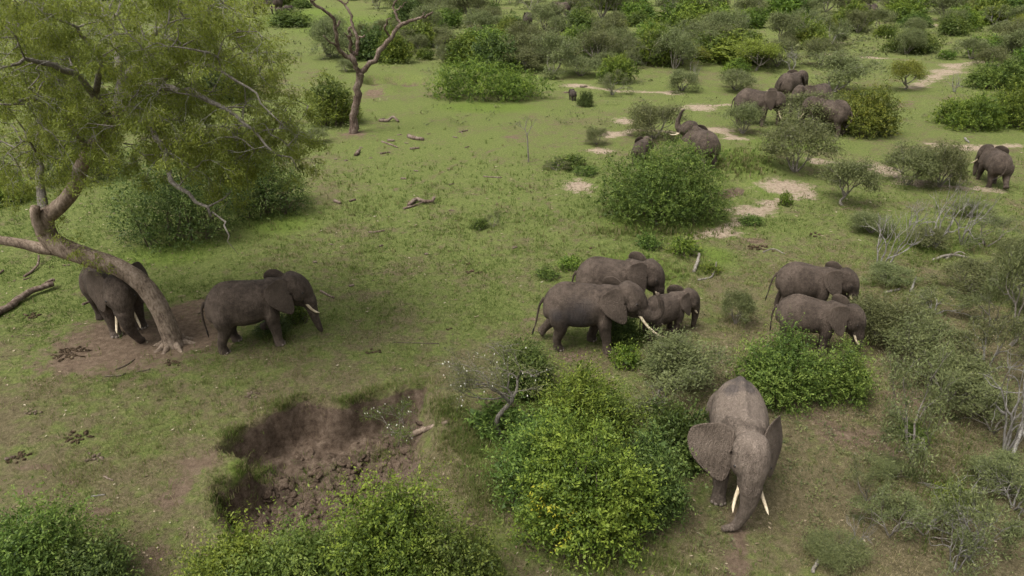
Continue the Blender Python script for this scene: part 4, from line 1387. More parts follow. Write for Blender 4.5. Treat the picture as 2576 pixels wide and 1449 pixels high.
big_bush(1550, 213, 100, 92, 'rounded green bush at the far side of the clearing', 1700, 0.16, 'leaf_bright', 16, 6)
big_bush(1645, 168, 130, 112, 'tall bright bush in the middle of the far scrub', 1700, 0.19, 'leaf_bright', 18, 7)
big_bush(1322, 1008, 130, 160, 'dark green bush behind the white-flowered thorn tree', 2600, 0.085, 'leaf_dark', 19, 6)
big_bush(215, 470, 240, 150, 'shadowy bush behind the acacia trunk', 2200, 0.11, 'leaf_dark', 20, 6)

# ------------------------------------------------------------------ the white-flowered thorn tree by the hollow
def flower_tree():
    fol, br = thorn('flower_thorn', 411, leaf=0.065, per=26, levels=4, height=3.0, width=3.3, stems=4, trunk=1.1, twigmat='twig', leafspread=0.10, rad=0.055)
    p = at(1262, 1098)
    t = thing('flowering_thorn_tree', 'thin thorn tree dotted with white flowers beside the mud hollow', 'tree', tuple(p), 2.2)
    obj('crown', fol, t)
    obj('trunk', br, t)
    n = len(fol.vertices)
    co = np.empty(n * 3, np.float32)
    fol.vertices.foreach_get('co', co)
    co = co.reshape(-1, 3)[::4]
    r = np.random.RandomState(9)
    pick = co[r.choice(len(co), 55, replace=False)] + r.normal(0, .04, (55, 3))
    g = Geo()
    for q in pick:
        g.ball(q, (0.017, 0.017, 0.028), 5, 4)
    o = obj('flowers', g.mesh('flowers', [M['petal']]), t)
    o['kind'] = 'stuff'
    # low flowering scrub in the hollow
    fol, br = thorn('flower_scrub', 412, leaf=0.06, per=22, levels=3, height=1.0, width=2.2, stems=5, rad=0.02, leafspread=.10, leafmat='leaf')
    p = at(1005, 1085)
    t = thing('flowering_shrub', 'low white-flowered shrub growing on the far bank of the mud hollow', 'shrub', tuple(p), .4)
    obj('foliage', fol, t)
    obj('branches', br, t)
    n = len(fol.vertices)
    co = np.empty(n * 3, np.float32)
    fol.vertices.foreach_get('co', co)
    co = co.reshape(-1, 3)[::4]
    g = Geo()
    for q in co[r.choice(len(co), 30, replace=False)]:
        g.ball(q + r.normal(0, .03, 3), (0.016, 0.016, 0.026), 5, 4)
    o = obj('flowers', g.mesh('flowers', [M['petal']]), t)
    o['kind'] = 'stuff'
flower_tree()

# ------------------------------------------------------------------ single shrubs and small trees one can point at
NEAR = [
    # kind, variant, x, bottom, w, h, label
    ('low', 1, 1378, 705, 62, 38, 'small round tuft shrub left of the rear of the walking trio'),
    ('low', 0, 1432, 684, 60, 44, 'bright tuft shrub touching the rump of the rearmost of the trio'),
    ('low', 1, 1632, 630, 66, 52, 'leafy tuft directly below the big domed bush'),
    ('low', 0, 1722, 648, 84, 58, 'wide tuft of shoots below the right side of the domed bush'),
    ('low', 1, 1612, 672, 54, 44, 'dark tuft behind the head of the rearmost of the trio'),
    ('low', 0, 1785, 692, 56, 34, 'small tuft beside the two dry sticks'),
    ('low', 1, 1205, 580, 46, 36, 'dark tuft alone in the open clearing'),
    ('sparse', 0, 1240, 578, 48, 48, 'wispy grey shrublet alone in the open clearing'),
    ('leafy', 3, 1473, 270, 42, 46, 'little dark bush next to the tiny calf'),
    ('low', 1, 748, 815, 62, 72, 'green shrub in front of the chest of the elephant by the acacia'),
    ('leafy', 3, 690, 850, 100, 60, 'dark low shrub showing beneath the belly of the elephant by the acacia'),
    ('leafy', 3, 1562, 868, 110, 92, 'dark bush between the trunk-curling elephant and the young one'),
    ('low', 0, 1572, 930, 84, 70, 'bright leafy tuft at the front feet of the trunk-curling elephant'),
    ('thorn', 0, 1690, 1030, 250, 190, 'grey-green thorn shrub left of the elephant facing the camera'),
    ('thorn', 1, 1695, 985, 190, 115, 'airy thorn shrub below the young elephant of the trio'),
    ('leafy', 3, 1700, 1190, 190, 200, 'dark shrub in the shade beside the flared ear of the facing elephant'),
    ('thorn', 2, 1850, 830, 84, 104, 'slender thorn shrub between the trio and the browsing pair'),
    ('thorn', 3, 2000, 452, 190, 150, 'grey-green thorn bush in front of the elephant cluster'),
    ('thorn', 1, 2030, 338, 190, 105, 'spreading thorn bush hiding the elephant cluster'),
    ('thorn', 4, 1868, 345, 100, 86, 'small thorn bush at the rear foot of the left elephant of the cluster'),
    ('thorn', 5, 1645, 362, 150, 104, 'thorn bush being browsed by the elephant with raised trunk'),
    ('umbrella', 1, 2120, 535, 150, 135, 'thorn bush with visible stems by the sandy patch'),
    ('thorn', 2, 2280, 480, 140, 120, 'thorn shrub on sand, farther left of the lone walking elephant'),
    ('thorn', 5, 2362, 482, 110, 125, 'tall thorn shrub standing just left of the lone walking elephant'),
    ('umbrella', 0, 2275, 232, 110, 76, 'small grey acacia on the far sandy lawn'),
    ('thorn', 0, 2095, 245, 210, 110, 'broad thorn thicket behind the elephant cluster'),
    ('thorn', 1, 1715, 235, 100, 60, 'thorn shrub at the far end of the clearing'),
    ('sparse', 1, 1540, 245, 90, 70, 'thin pale-stemmed shrub in front of the rounded bush'),
    ('thorn', 2, 2200, 880, 170, 150, 'thorn shrub in front of the trunk of the browsing pair'),
    ('thorn', 3, 2310, 960, 220, 170, 'grey-green thorn shrub right of the browsing pair'),
    ('thorn', 4, 2440, 760, 170, 110, 'low thorn shrub right of the dead branches'),
    ('sparse', 2, 2480, 640, 150, 110, 'sparse thorn shrub below the lone walking elephant'),
    ('umbrella', 1, 2540, 900, 170, 270, 'thorn tree against the right edge, level with the browsing pair'),
    ('sparse', 0, 2290, 1200, 260, 300, 'sparse thorn tree with pale stems in the right foreground'),
    ('sparse', 2, 2500, 1130, 190, 160, 'thorn shrub at the right edge of the foreground'),
    ('sparse', 1, 2430, 1470, 240, 240, 'sparse grey shrub in the bottom right corner'),
    ('sparse', 2, 2240, 1395, 180, 170, 'thin low shrub left of the bottom right corner'),
    ('thorn', 0, 2230, 1230, 120, 80, 'small dark thorn shrub at the foot of the sparse thorn tree'),
    ('sparse', 1, 2550, 1330, 200, 170, 'thorn shrub cut by the right edge near the bottom'),
    ('thorn', 2, 2100, 1440, 150, 80, 'low shrub at the bottom edge right of the dusty trail'),
    ('thorn', 5, 2390, 1060, 240, 170, 'broad thorn shrub in the right foreground behind the sparse thorn tree'),
    ('sparse', 1, 2480, 980, 190, 200, 'pale-stemmed thin shrub near the right edge, level with the facing elephant'),
    ('sparse', 1, 2350, 820, 170, 110, 'grey-green thorn shrub between the browsing pair and the right edge'),
    ('sparse', 2, 2500, 860, 150, 150, 'wispy shrub near the right edge above the foreground thorns'),
    ('thorn', 1, 2520, 1250, 170, 110, 'low thorn shrub at the foot of the bleached bare tree'),
    ('sparse', 0, 2330, 1400, 200, 110, 'low grey-green shrub at the bottom right'),
    ('sparse', 0, 2180, 1290, 120, 130, 'thin shrublet right of the dusty trail'),
    ('thorn', 0, 2440, 560, 110, 60, 'low thorn shrub under the lone walking elephant'),
    ('thorn', 2, 2190, 600, 110, 70, 'low thorn shrub right of the dark dung heap'),
    ('sparse', 1, 2130, 960, 90, 80, 'dry twiggy shrublet right of the dense green bush'),
    ('thorn', 5, 2560, 700, 120, 110, 'thorn shrub cut by the right edge, below the lone elephant'),
    ('low', 0, 2400, 1290, 110, 70, 'green tuft among bleached branches in the right foreground'),
    ('low', 1, 2300, 1120, 90, 60, 'yellowish tuft under the sparse thorn tree'),
    ('thorn', 3, 2330, 640, 130, 60, 'low green shrub at the base of the bleached branches'),
    ('thorn', 4, 2230, 730, 120, 70, 'low green shrub right of the back elephant of the browsing pair'),
    ('low', 1, 1265, 1110, 170, 90, 'dark undergrowth at the foot of the flowering thorn tree'),
    ('low', 0, 1975, 520, 36, 40, 'small sapling on the sand in front of the thorn bush'),
    ('low', 1, 1885, 570, 64, 30, 'flat green tuft on the sandy patch right of the domed bush'),
    ('low', 1, 1430, 430, 90, 26, 'low shrub left of the big domed bush, by a fallen twig pile'),
    ('sparse', 0, 1400, 436, 70, 26, 'flat dry brown brush heap left of the domed bush'),
    ('thorn', 5, 1500, 370, 60, 50, 'small thorn shrub left of the browsed thorn bush'),
    ('low', 1, 1475, 445, 60, 30, 'leafy tuft by the reddish bare patch left of the domed bush'),
    ('thorn', 0, 790, 365, 90, 40, 'thorn shrub below the right tip of the acacia'),
    ('leafy', 1, 20, 520, 130, 110, 'green bush at the left edge behind the acacia'),
    ('leafy', 0, 330, 200, 200, 90, 'bush far behind the acacia crown, left'),
    ('leafy', 3, 560, 260, 180, 100, 'dark bush far behind the acacia crown, right'),
    ('leafy', 4, 990, 162, 92, 90, 'yellow-leaved small tree behind the right limb of the dead tree'),
    ('thorn', 1, 880, 155, 150, 60, 'grey shrub behind the dead tree'),
    ('leafy', 3, 820, 95, 60, 46, 'dark bush on the far lawn left of the dead tree'),
    ('leafy', 2, 730, 70, 110, 36, 'low bush in front of the far elephant family'),
    ('leafy', 2, 760, 22, 60, 26, 'bush on the far lawn right of the far elephant family'),
    ('thorn', 4, 1460, 198, 120, 56, 'thorn shrub at the far side of the clearing, left of the rounded bush'),
    ('leafy', 5, 1840, 162, 200, 84, 'broad bright bush beyond the browsing elephants'),
    ('leafy', 2, 1490, 142, 56, 46, 'small round bush in the far scrub'),
    ('leafy', 1, 1230, 128, 135, 66, 'bright bush in the scrub right of the dead tree'),
    ('leafy', 5, 1750, 75, 190, 80, 'large bright bush near the top of the picture'),
    ('thorn', 3, 1850, 235, 120, 60, 'olive shrub above the left elephant of the cluster'),
    ('thorn', 2, 1300, 185, 150, 60, 'olive shrub behind the long low bush'),
    ('leafy', 3, 1600, 155, 40, 36, 'small dark bush beside the tall bright bush'),
]
for kd, i, x, b, w, h, lab in NEAR:
    plant(kd, i, x, b, w, h, lab, 'single shrubs of the savanna')
# the slim sapling in the clearing
fol, br = thorn('sapling', 433, leaf=0.06, per=5, levels=3, height=3.0, width=1.5, stems=3, trunk=1.6, rad=0.035, twigmat='twig', leafspread=.08)
t = thing('sapling', 'slim half-bare sapling standing alone in the clearing', 'tree', tuple(at(1330, 408)), 0.0)
obj('crown', fol, t)
obj('trunk', br, t)

# bleached dead shrubs on the right
for i, x, b, w, h, lab in [
    (0, 2215, 700, 150, 180, 'bleached tangle of dead branches behind the browsing pair'),
    (1, 2350, 640, 130, 200, 'bleached dead shrub left of the low thorn shrub, below the sand'),
    (2, 2420, 630, 110, 170, 'bare white-limbed dead shrub below the lone walking elephant'),
    (0, 2290, 600, 90, 110, 'small bleached dead shrub on the slope below the sand'),
    (1, 2530, 1180, 190, 330, 'bleached bare tree with white limbs at the right edge'),
    (2, 2440, 1310, 200, 120, 'grey dead brush lying in the right foreground'),
    (0, 2400, 1470, 130, 190, 'pale dead branches in the bottom right corner'),
    (1, 2545, 760, 90, 130, 'pale bare shrub against the right edge'),
    (2, 2150, 1400, 70, 120, 'small pale bare sapling near the bottom, right of the trail'),
    (0, 1660, 1060, 110, 110, 'white bare branches sticking out beside the large tangled bush'),
    (1, 1680, 60, 60, 60, 'white dead shrub amid the far scrub'),
    (2, 1800, 72, 70, 50, 'white dead branches in front of the bright bush near the top'),
    (0, 1430, 75, 70, 50, 'dead pale shrub in the far scrub, left of centre'),
    (1, 2400, 235, 50, 60, 'small dead shrub at the far right lawn'),
    (2, 1745, 210, 50, 60, 'broken dead stump with one raised limb at the far lawn')]:
    plant('dead', i, x, b, w, h, lab, 'bleached dead shrubs')

# ------------------------------------------------------------------ the far scrub
TONE = {'leafy': ['green', 'bright green', 'fresh green', 'dark green', 'yellow-green', 'pale green'], 'thorn': ['olive', 'hazy', 'greyish', 'dusty', 'dull', 'tangled'], 'umbrella': ['spreading', 'stout', 'slender', 'lopsided'], 'sparse': ['dry', 'pale-stemmed', 'wispy'], 'dead': ['upright', 'forked', 'broken']}
def scrub():
    r = np.random.RandomState(77)
    clear = [((860, 62), (130, 38)), ((830, 30), (90, 22)), ((1000, 178), (110, 26)), ((1180, 215), (300, 40)), ((1650, 300), (420, 78)), ((2250, 175), (190, 38)), ((2420, 115), (110, 24)), ((2330, 60), (26, 30)), ((1130, 400), (420, 180)), ((1960, 150), (60, 14)), ((700, 40), (60, 22)), ((1580, 205), (120, 20)),
             ((2000, 260), (220, 70)), ((2450, 400), (200, 90)), ((2330, 220), (130, 40)), ((1900, 200), (60, 20)), ((2120, 135), (110, 16)), ((1350, 110), (20, 8)), ((2230, 105), (100, 12))]
    placed, todo = [], []
    far_el = [(655, 36), (702, 28), (706, 36), (725, 32), (1413, 47), (1597, 20), (1745, 28), (2122, 22), (2185, 50), (1327, 76)]
    n = 0
    names = {'thorn': 'thorn shrub', 'umbrella': 'flat-topped acacia', 'leafy': 'leafy bush', 'sparse': 'twiggy shrub', 'dead': 'bleached dead shrub'}
    def zone(x, y):
        h = 'far left' if x < 760 else 'above the dead tree' if x < 950 else 'right of the dead tree' if x < 1180 else 'left of centre' if x < 1450 else 'in the centre' if x < 1700 else 'right of centre' if x < 1950 else 'above the elephant cluster' if x < 2200 else 'by the track' if x < 2420 else 'at the right edge'
        d = 'at the top edge' if y < 14 else 'in the farthest scrub' if y < 70 else 'in the middle scrub' if y < 130 else 'nearest row of scrub'
        return h, d
    tries = 0
    while tries < 12000 and n < 370:
        tries += 1
        y = -30 + 222 * r.uniform(0, 1)
        x = r.uniform(600, 2640) if r.uniform() < .93 else r.uniform(-60, 600)
        if y > 60 and x < 820:
            continue
        if any(((x - c[0]) / q[0]) ** 2 + ((y - c[1]) / q[1]) ** 2 < 1 for c, q in clear):
            continue
        if any(abs(x - a) < 30 and -4 < y - b < 22 for a, b in far_el):
            continue
        s, dep = ppm(x, y)
        p = flat(x, y)
        W = (r.uniform(3.2, 6.2) + 2.2 * (y < 60)) if r.uniform() < 0.75 else r.uniform(1.8, 3.2)
        if any(math.hypot(p[0] - q[0], p[1] - q[1]) < 0.23 * (W + q[2]) for q in placed):
            continue
        u = r.uniform()
        kd = 'thorn' if u < 0.42 else 'umbrella' if u < 0.50 else 'leafy' if u < 0.86 else 'sparse' if u < 0.96 else 'dead'
        i = {'thorn': r.randint(6), 'umbrella': r.randint(4), 'leafy': [0, 1, 2, 5, 1, 3, 4][r.randint(7)], 'sparse': r.randint(3), 'dead': r.randint(3)}[kd]
        H = W * r.uniform(0.5, 0.85) if kd != 'dead' else W * r.uniform(.5, .7)
        if kd == 'dead':
            W *= .6
        h, d = zone(x, y)
        tone = TONE[kd][i]
        size = 'small' if W < 3.2 else 'mid-sized' if W < 5 else 'large'
        g = size + ' ' + tone + ' ' + names[kd] + ' ' + h + ', ' + d
        todo.append((x, g, kd, i, np.array([p[0], p[1], gz(p[0], p[1])]), W, H))
        placed.append((p[0], p[1], W))
        n += 1
    byl = {}
    for it in todo:
        byl.setdefault(it[1], []).append(it)
    for g, its in byl.items():
        its.sort(key=lambda q: q[0])
        for j, (x, _, kd, i, p, W, H) in enumerate(its):
            lab = g
            if len(its) > 1:
                lab += ', leftmost' if j == 0 else ', rightmost' if j == len(its) - 1 else ', %s from left' % ['second', 'third', 'fourth', 'fifth', 'sixth', 'seventh'][min(j - 1, 5)]
            plant(kd, i, 0, 0, 0, 0, lab, 'shrubs of the far scrub', pos=(p, W, H))
scrub()

# ------------------------------------------------------------------ the herd
T_UP = [(2.10, 0, 1.62), (2.35, 0, 1.66), (2.52, 0, 1.92), (2.56, 0, 2.22), (2.60, 0, 2.52), (2.52, 0, 2.76)]
T_CURL = [(2.10, 0, 1.52), (2.28, 0, 1.38), (2.50, 0, 1.40), (2.64, 0, 1.62), (2.60, 0, 1.92), (2.50, 0, 2.18)]
T_EAT = [(2.08, 0, 1.48), (2.22, 0, 1.22), (2.28, 0, 0.98), (2.18, 0, 0.82), (2.02, 0, 0.92), (1.96, 0, 1.16)]
T_FWD = [(2.05, 0, 1.52), (2.14, 0, 1.20), (2.20, 0, 0.88), (2.27, 0, 0.60), (2.34, 0, 0.36), (2.33, 0, 0.18)]
def lifted_hind(sg):   # foot drawn back, sole showing
    return [(-0.96, sg * .36, 1.70, .36), (-0.98, sg * .40, 1.28, .36), (-1.02, sg * .41, 0.92, .26), (-1.28, sg * .39, 0.62, .185), (-1.46, sg * .38, 0.42, .16), (-1.54, sg * .38, 0.30, .185), (-1.60, sg * .38, 0.24, .19)]
def lifted_front(sg):
    return [(0.74, sg * .40, 1.75, .27), (0.74, sg * .43, 1.30, .28), (0.72, sg * .42, 0.95, .23), (0.70, sg * .40, 0.62, .19), (0.48, sg * .40, 0.42, .165), (0.34, sg * .40, 0.36, .18), (0.26, sg * .40, 0.33, .185)]

elephant('elephant facing the camera behind the leaning acacia trunk', 308, 815, -46, 2.75, head=(-14, 12), ears=(40, 40), tusk=0.45, voxel=0.045, nails=True,
         trunk=[(2.05, 0, 1.52), (2.12, .02, 1.20), (2.13, .08, .90), (2.11, .17, .62), (2.10, .26, .40), (2.12, .32, .24)], tail=[(-1.46, 0, 1.84), (-1.6, -.1, 1.6), (-1.66, -.25, 1.2), (-1.66, -.4, .9), (-1.6, -.45, .75)])
elephant('dark elephant striding right, just beside the leaning acacia', 644, 862, 18, 2.55, head=(2, 2), ears=(38, 32), tusk=0.42, voxel=0.045, nails='all',
         trunk=[(2.05, 0, 1.52), (2.12, 0, 1.20), (2.18, 0, 0.90), (2.26, 0, 0.62), (2.32, 0, 0.42), (2.30, 0, 0.26)],
         legs=dict(fr=(0.10, 0, 0), hr=(-0.12, 0, 0), hl=(0.28, 0, 0)), legpts=dict(fl=lifted_front(1)))
elephant('elephant with its trunk curled up, front one of the walking trio', 1462, 868, -5, 2.52, head=(-3, -4), ears=(40, 33), tusk=0.95, voxel=0.045, trunk=T_CURL, nails='all',
         legs=dict(fr=(0.22, 0, 0), fl=(-0.38, 0, 0), hr=(0.12, 0, 0)), legpts=dict(hl=lifted_hind(1)), wet=[(-0.25, -0.75, 1.55, 0.75), (-.9, -.6, 1.5, .35)],
         tail=[(-1.46, 0, 1.84), (-1.62, -.03, 1.60), (-1.70, -.05, 1.2), (-1.76, -.08, .85), (-1.84, -.1, .62)])
elephant('rearmost elephant of the walking trio, half hidden behind another', 1530, 786, -4, 2.38, head=(-6, 10), ears=(40, 33), tusk=0.40, voxel=0.045, legs=dict(fr=(.15, 0, 0), hl=(.2, 0, 0)))
elephant('young elephant at the front of the walking trio', 1664, 842, 28, 1.72, head=(-14, 6), ears=(44, 36), tusk=0.14, voxel=0.040, legs=dict(fl=(.2, 0, 0), hr=(-.1, 0, 0), hl=(.15, 0, 0)), legpts=dict(fr=lifted_front(-1)))
elephant('back elephant of the browsing pair, trunk hanging towards the thorns', 2016, 784, -18, 2.08, head=(-4, 6), ears=(40, 33), tusk=0.12, voxel=0.045, legs=dict(hl=(-.15, 0, 0), fr=(-.1, 0, 0)),
         trunk=[(2.05, 0, 1.52), (2.15, 0, 1.22), (2.22, 0, 0.95), (2.18, 0, 0.68), (2.02, 0, .45), (1.86, 0, .34)], tail=[(-1.46, 0, 1.84), (-1.62, -.03, 1.60), (-1.70, -.05, 1.2), (-1.74, -.08, .85), (-1.78, -.1, .62)])
elephant('front elephant of the browsing pair, legs hidden by a green bush', 2022, 874, -22, 2.06, head=(-4, 12), ears=(40, 33), tusk=0.35, voxel=0.045, trunk=T_EAT)
elephant('large dusty elephant walking straight at the camera', 1838, 1190, -101, 2.6, skin='skin_dusty', head=(7, 9), ears=(42, 84), earscale=1.12, tusk=0.5, splay=0.05, bony=0.04, voxel=0.040, nails=True,
         trunk=[(2.05, 0, 1.52), (2.13, 0, 1.20), (2.18, -.05, 0.90), (2.23, -.14, 0.62), (2.30, -.28, 0.42), (2.36, -.48, 0.34)], legs=dict(fr=(0.42, 0, 0), fl=(0.08, 0, 0), hl=(.1, 0, 0), hr=(-.1, 0, 0)),
         dust=[(-.2, 0, 2.4, 1.0), (.4, .2, 2.35, .8), (1.6, 0, 2.3, .55), (1.9, 0, 1.9, .4)], mud=[(-.75, 0, 2.45, .40), (-.45, .15, 2.45, .3), (-.4, -.25, 2.4, .3)], belly=0.92)
elephant('elephant reaching its trunk straight up at the thorn bush', 1762, 418, 108, 2.4, head=(30, -26), ears=(28, 35), tusk=0.55, voxel=0.047, trunk=T_UP)
elephant('pinkish young elephant showing only its back behind the big domed bush', 1610, 412, 62, 1.6, ears=(50, 50), tusk=0.0, voxel=0.053)
elephant('left elephant of the far cluster, head lowered to the thorn bush', 1890, 312, -14, 2.75, head=(-8, 18), ears=(45, 30), tusk=0.6, voxel=0.053, trunk=T_FWD)
elephant('hindmost elephant of the far cluster, facing away to the right', 1978, 258, 38, 2.7, head=(-12, 4), ears=(50, 50), tusk=0.5, voxel=0.059)
elephant('elephant of the far cluster facing left, mostly hidden by the spreading thorn bush', 2042, 292, 196, 2.65, head=(0, 6), ears=(30, 45), tusk=0.4, voxel=0.059)
elephant('right elephant of the far cluster, rump turned and tail swinging out', 2080, 336, 132, 2.6, head=(10, 8), ears=(35, 35), tusk=0.4, voxel=0.053, tail=[(-1.46, 0, 1.84), (-1.64, .06, 1.6), (-1.74, .25, 1.25), (-1.78, .55, 1.02), (-1.78, .85, .98)])
elephant('lone elephant walking away at the right edge', 2490, 464, 80, 2.12, head=(16, 4), ears=(25, 55), tusk=0.5, voxel=0.047, legs=dict(fl=(.45, 0, 0), hl=(.25, 0, 0), fr=(-.3, 0, 0)), legpts=dict(hr=lifted_hind(-1)),
         tail=[(-1.46, 0, 1.84), (-1.62, .04, 1.6), (-1.68, .16, 1.25), (-1.68, .36, 1.0), (-1.66, .52, .9)])
elephant('tiny dark calf alone on the far lawn', 1440, 252, 105, 0.95, name='elephant_calf', skin='skin_dark', tusk=0, voxel=0.045, ears=(30, 30), head=(0, 10))
GF = 'elephants far off in the scrub'
elephant('far adult elephant of the family on the distant lawn, facing right', 655, 36, 0, 2.8, skin='skin_dark', voxel=0.083, group=GF, ears=(20, 20))
elephant('far adult elephant seen from behind, above the two small calves', 702, 27, 96, 2.8, voxel=0.083, group=GF)
elephant('nearer of the two far calves on the distant lawn', 705, 37, 4, 1.35, name='elephant_calf', skin='skin_dark', voxel=0.059, group=GF, tusk=0)
elephant('right-hand one of the two far calves on the distant lawn', 725, 32, -6, 1.45, name='elephant_calf', skin='skin_dark', voxel=0.059, group=GF, tusk=0, head=(0, 15))
elephant('grey back of an elephant above the far scrub, left of the middle', 1413, 46, 150, 2.8, voxel=0.083, group=GF)
elephant('far elephant at the top edge above the middle of the scrub', 1597, 18, 80, 2.8, voxel=0.083, group=GF)
elephant('far elephant at the top edge behind the large bright bush', 1745, 26, 100, 2.8, voxel=0.083, group=GF)
elephant('far elephant at the top edge right of the middle', 2122, 20, 100, 2.8, voxel=0.083, group=GF)
elephant('dark elephant deep in the far thorn scrub at upper right', 2188, 50, -140, 2.8, skin='skin_dark', voxel=0.083, group=GF, ears=(55, 55))
elephant('dark elephant nearly hidden in scrub right of the dead tree', 1327, 74, 90, 2.5, skin='skin_dark', voxel=0.083, group=GF)

# ------------------------------------------------------------------ fallen wood
def wood(label, pts, rad, mat='bark_dead', name='fallen_branch', cat='branch', knob=0.12, lift=0.6, side=None, group='fallen wood', sides=8):
    """pts: photo points on the ground, optional third value = height in metres"""
    r = np.random.RandomState(sum(ord(c_) * (i + 1) for i, c_ in enumerate(label)) % 9973)
    P = []
    for q in pts:
        p = at(q[0], q[1])
        P.append(p + np.array([0, 0, rad * lift + (q[2] if len(q) > 2 else 0)]))
    root = P[0].copy()
    A = np.array(P) - root
    n = max(6, 5 * len(A))
    S = spline(A, n) + np.hstack([r.normal(0, rad * .18, (n, 2)), r.normal(0, rad * .10, (n, 1))])
    g = Geo()
    g.tube(S, rad * np.linspace(1.0, 0.72, n), sides, knob=knob, rnd=r)
    o = obj(name, g.mesh(name, [M[mat]]), None, tuple(root))
    tag(o, label, cat, group)
    for s_ in side or []:
        Q = np.array([at(q[0], q[1]) + np.array([0, 0, rad * lift * .8 + (q[2] if len(q) > 2 else 0)]) for q in s_]) - root
        g = Geo()
        g.tube(spline(Q, 8), np.linspace(rad * .7, rad * .3, 8), 6, knob=knob, rnd=r)
        obj('side_branch', g.mesh('side_branch', [M[mat]]), o)
    return o
wood('thick fallen log at the left edge', [(-30, 815), (30, 775, .05), (80, 745, .12), (140, 728, .18)], 0.15, name='fallen_log', cat='log', side=[[(100, 738, .1), (135, 722, .25), (142, 722, .22)]])
wood('crooked dark branch left of the leaning trunk', [(62, 697), (85, 683, .05), (98, 672, .12), (102, 657, .25)], 0.055)
wood('short stick below the crooked dark branch', [(58, 699 + 6), (78, 699)], 0.035)
wood('stub of wood at the left edge', [(-6, 693), (10, 683, .05)], 0.05)
wood('twisted pair of weathered boughs in the middle of the clearing', [(1028, 521), (1045, 508, .1), (1062, 512, .12), (1085, 514, .1), (1092, 508, .2)], 0.11, side=[[(1015, 527), (1040, 520), (1063, 515, .1)]])
wood('brown log rounds lying beyond the clearing', [(1028, 345), (1045, 351), (1066, 353)], 0.16, name='fallen_log', cat='log')
wood('long bent bough near the dead tree', [(955, 306), (975, 307, .05), (990, 304, .25), (1002, 308)], 0.13, side=[[(958, 303), (968, 299)]])
wood('flat piece of wood right of the dead tree', [(975, 355), (992, 356)], 0.11)
wood('weathered wood chunk in the row of debris', [(895, 393), (905, 382, .1)], 0.13)
wood('dark fallen stick at the foot of the acacia crown', [(842, 508), (856, 513)], 0.10)
wood('slim dark stick in the mid clearing', [(928, 586), (948, 585), (968, 581)], 0.06)
wood('short dark log in the mid clearing', [(880, 508), (895, 503)], 0.07)
wood('grey stick in the upper clearing', [(955, 388), (982, 384)], 0.07)
wood('low driftwood-like bough in the upper clearing', [(960, 352 + 5), (985, 366), (1000, 372)], 0.07)
wood('small driftwood piece right of the row of debris', [(1032, 376), (1054, 374)], 0.10)
wood('long thin stick in the right of the clearing', [(1216, 445), (1245, 447), (1263, 447)], 0.05)
wood('forked stick in the far clearing', [(1156, 333), (1176, 329)], 0.07, side=[[(1160, 332), (1164, 338)]])
wood('lone stick behind the striding elephant', [(806, 733), (822, 742), (840, 750)], 0.05)
wood('thin twig on the bare soil under the acacia', [(290, 932), (320, 918), (338, 905)], 0.028, mat='stem')
wood('pale twig at the near edge of the bare soil', [(266, 948), (300, 946), (316, 941)], 0.035, mat='stem')
wood('second twig on the bare soil, right', [(344, 936), (365, 933), (378, 929)], 0.025, mat='stem')
wood('dark stick between the acacia and the striding elephant', [(498, 790), (514, 783)], 0.03, mat='stem')
wood('stick lying behind the facing elephant under the acacia', [(208, 768), (225, 760), (238, 752, .1)], 0.055)
wood('split brown log on the bank of the mud hollow', [(1032, 1098), (1070, 1082), (1125, 1066)], 0.10, mat='bark', name='fallen_log', cat='log')
wood('curved bare stick in front of the browsing pair', [(1755, 705), (1785, 700), (1795, 690, .1), (1800, 678, .35)], 0.045, mat='twig')
wood('grey stump of root left of the curved stick', [(1745, 685), (1752, 670, .1), (1757, 655, .3)], 0.08, mat='twig', name='root_stump', cat='stump')
wood('thin bent twig right of the dung heaps', [(1920, 635), (1945, 627), (1975, 640)], 0.035, mat='twig')
wood('pale fallen boughs right of the dead tangle', [(2345, 655), (2390, 648, .1), (2435, 650)], 0.07, mat='twig', side=[[(2380, 652), (2410, 640, .1), (2432, 643)]])
wood('pale log piece right of the back browsing elephant', [(2225, 738), (2262, 730)], 0.07, mat='twig')
wood('upright pale stake on the right', [(2290, 735, 0), (2300, 715, .3)], 0.05, mat='twig_pale')
wood('leaning grey stick in the right foreground', [(2520, 1215, 0), (2560, 1100, .9), (2575, 1040, 1.5)], 0.05, mat='twig_pale')
wood('bleached bough sweeping over the right foreground', [(2320, 1330), (2400, 1300, .3), (2470, 1310, .2)], 0.04, mat='twig_pale', side=[[(2400, 1300, .3), (2440, 1350, .1)]])
wood('thin pale branch low in the right foreground', [(2280, 1315), (2330, 1330, .1), (2390, 1345)], 0.03, mat='twig_pale')
wood('grey branch leaning at the bottom right of the trail', [(2042, 1440), (2060, 1410, .1), (2075, 1380, .3)], 0.045, mat='twig')
wood('short stick at the bottom left turf', [(262, 1200), (285, 1210)], 0.03)
wood('straw-coloured stick on the bottom left turf', [(230, 1250), (265, 1245)], 0.025, mat='twig_pale')
wood('dry stick on the left turf', [(15, 1245 - 88), (40, 1150)], 0.05)
wood('stick in front of the sandy flat', [(1105, 1000 - 135), (990, 862)], 0.02, mat='stem')
wood('small branch near the tiny calf', [(1420, 246 - 12), (1450, 233)], 0.08)
wood('dark branch on the far sandy patch', [(1460, 226 - 6), (1478, 219)], 0.12)
wood('pale stick beside the lone walking elephant', [(2425, 352, .1), (2438, 360)], 0.07, mat='twig_pale')
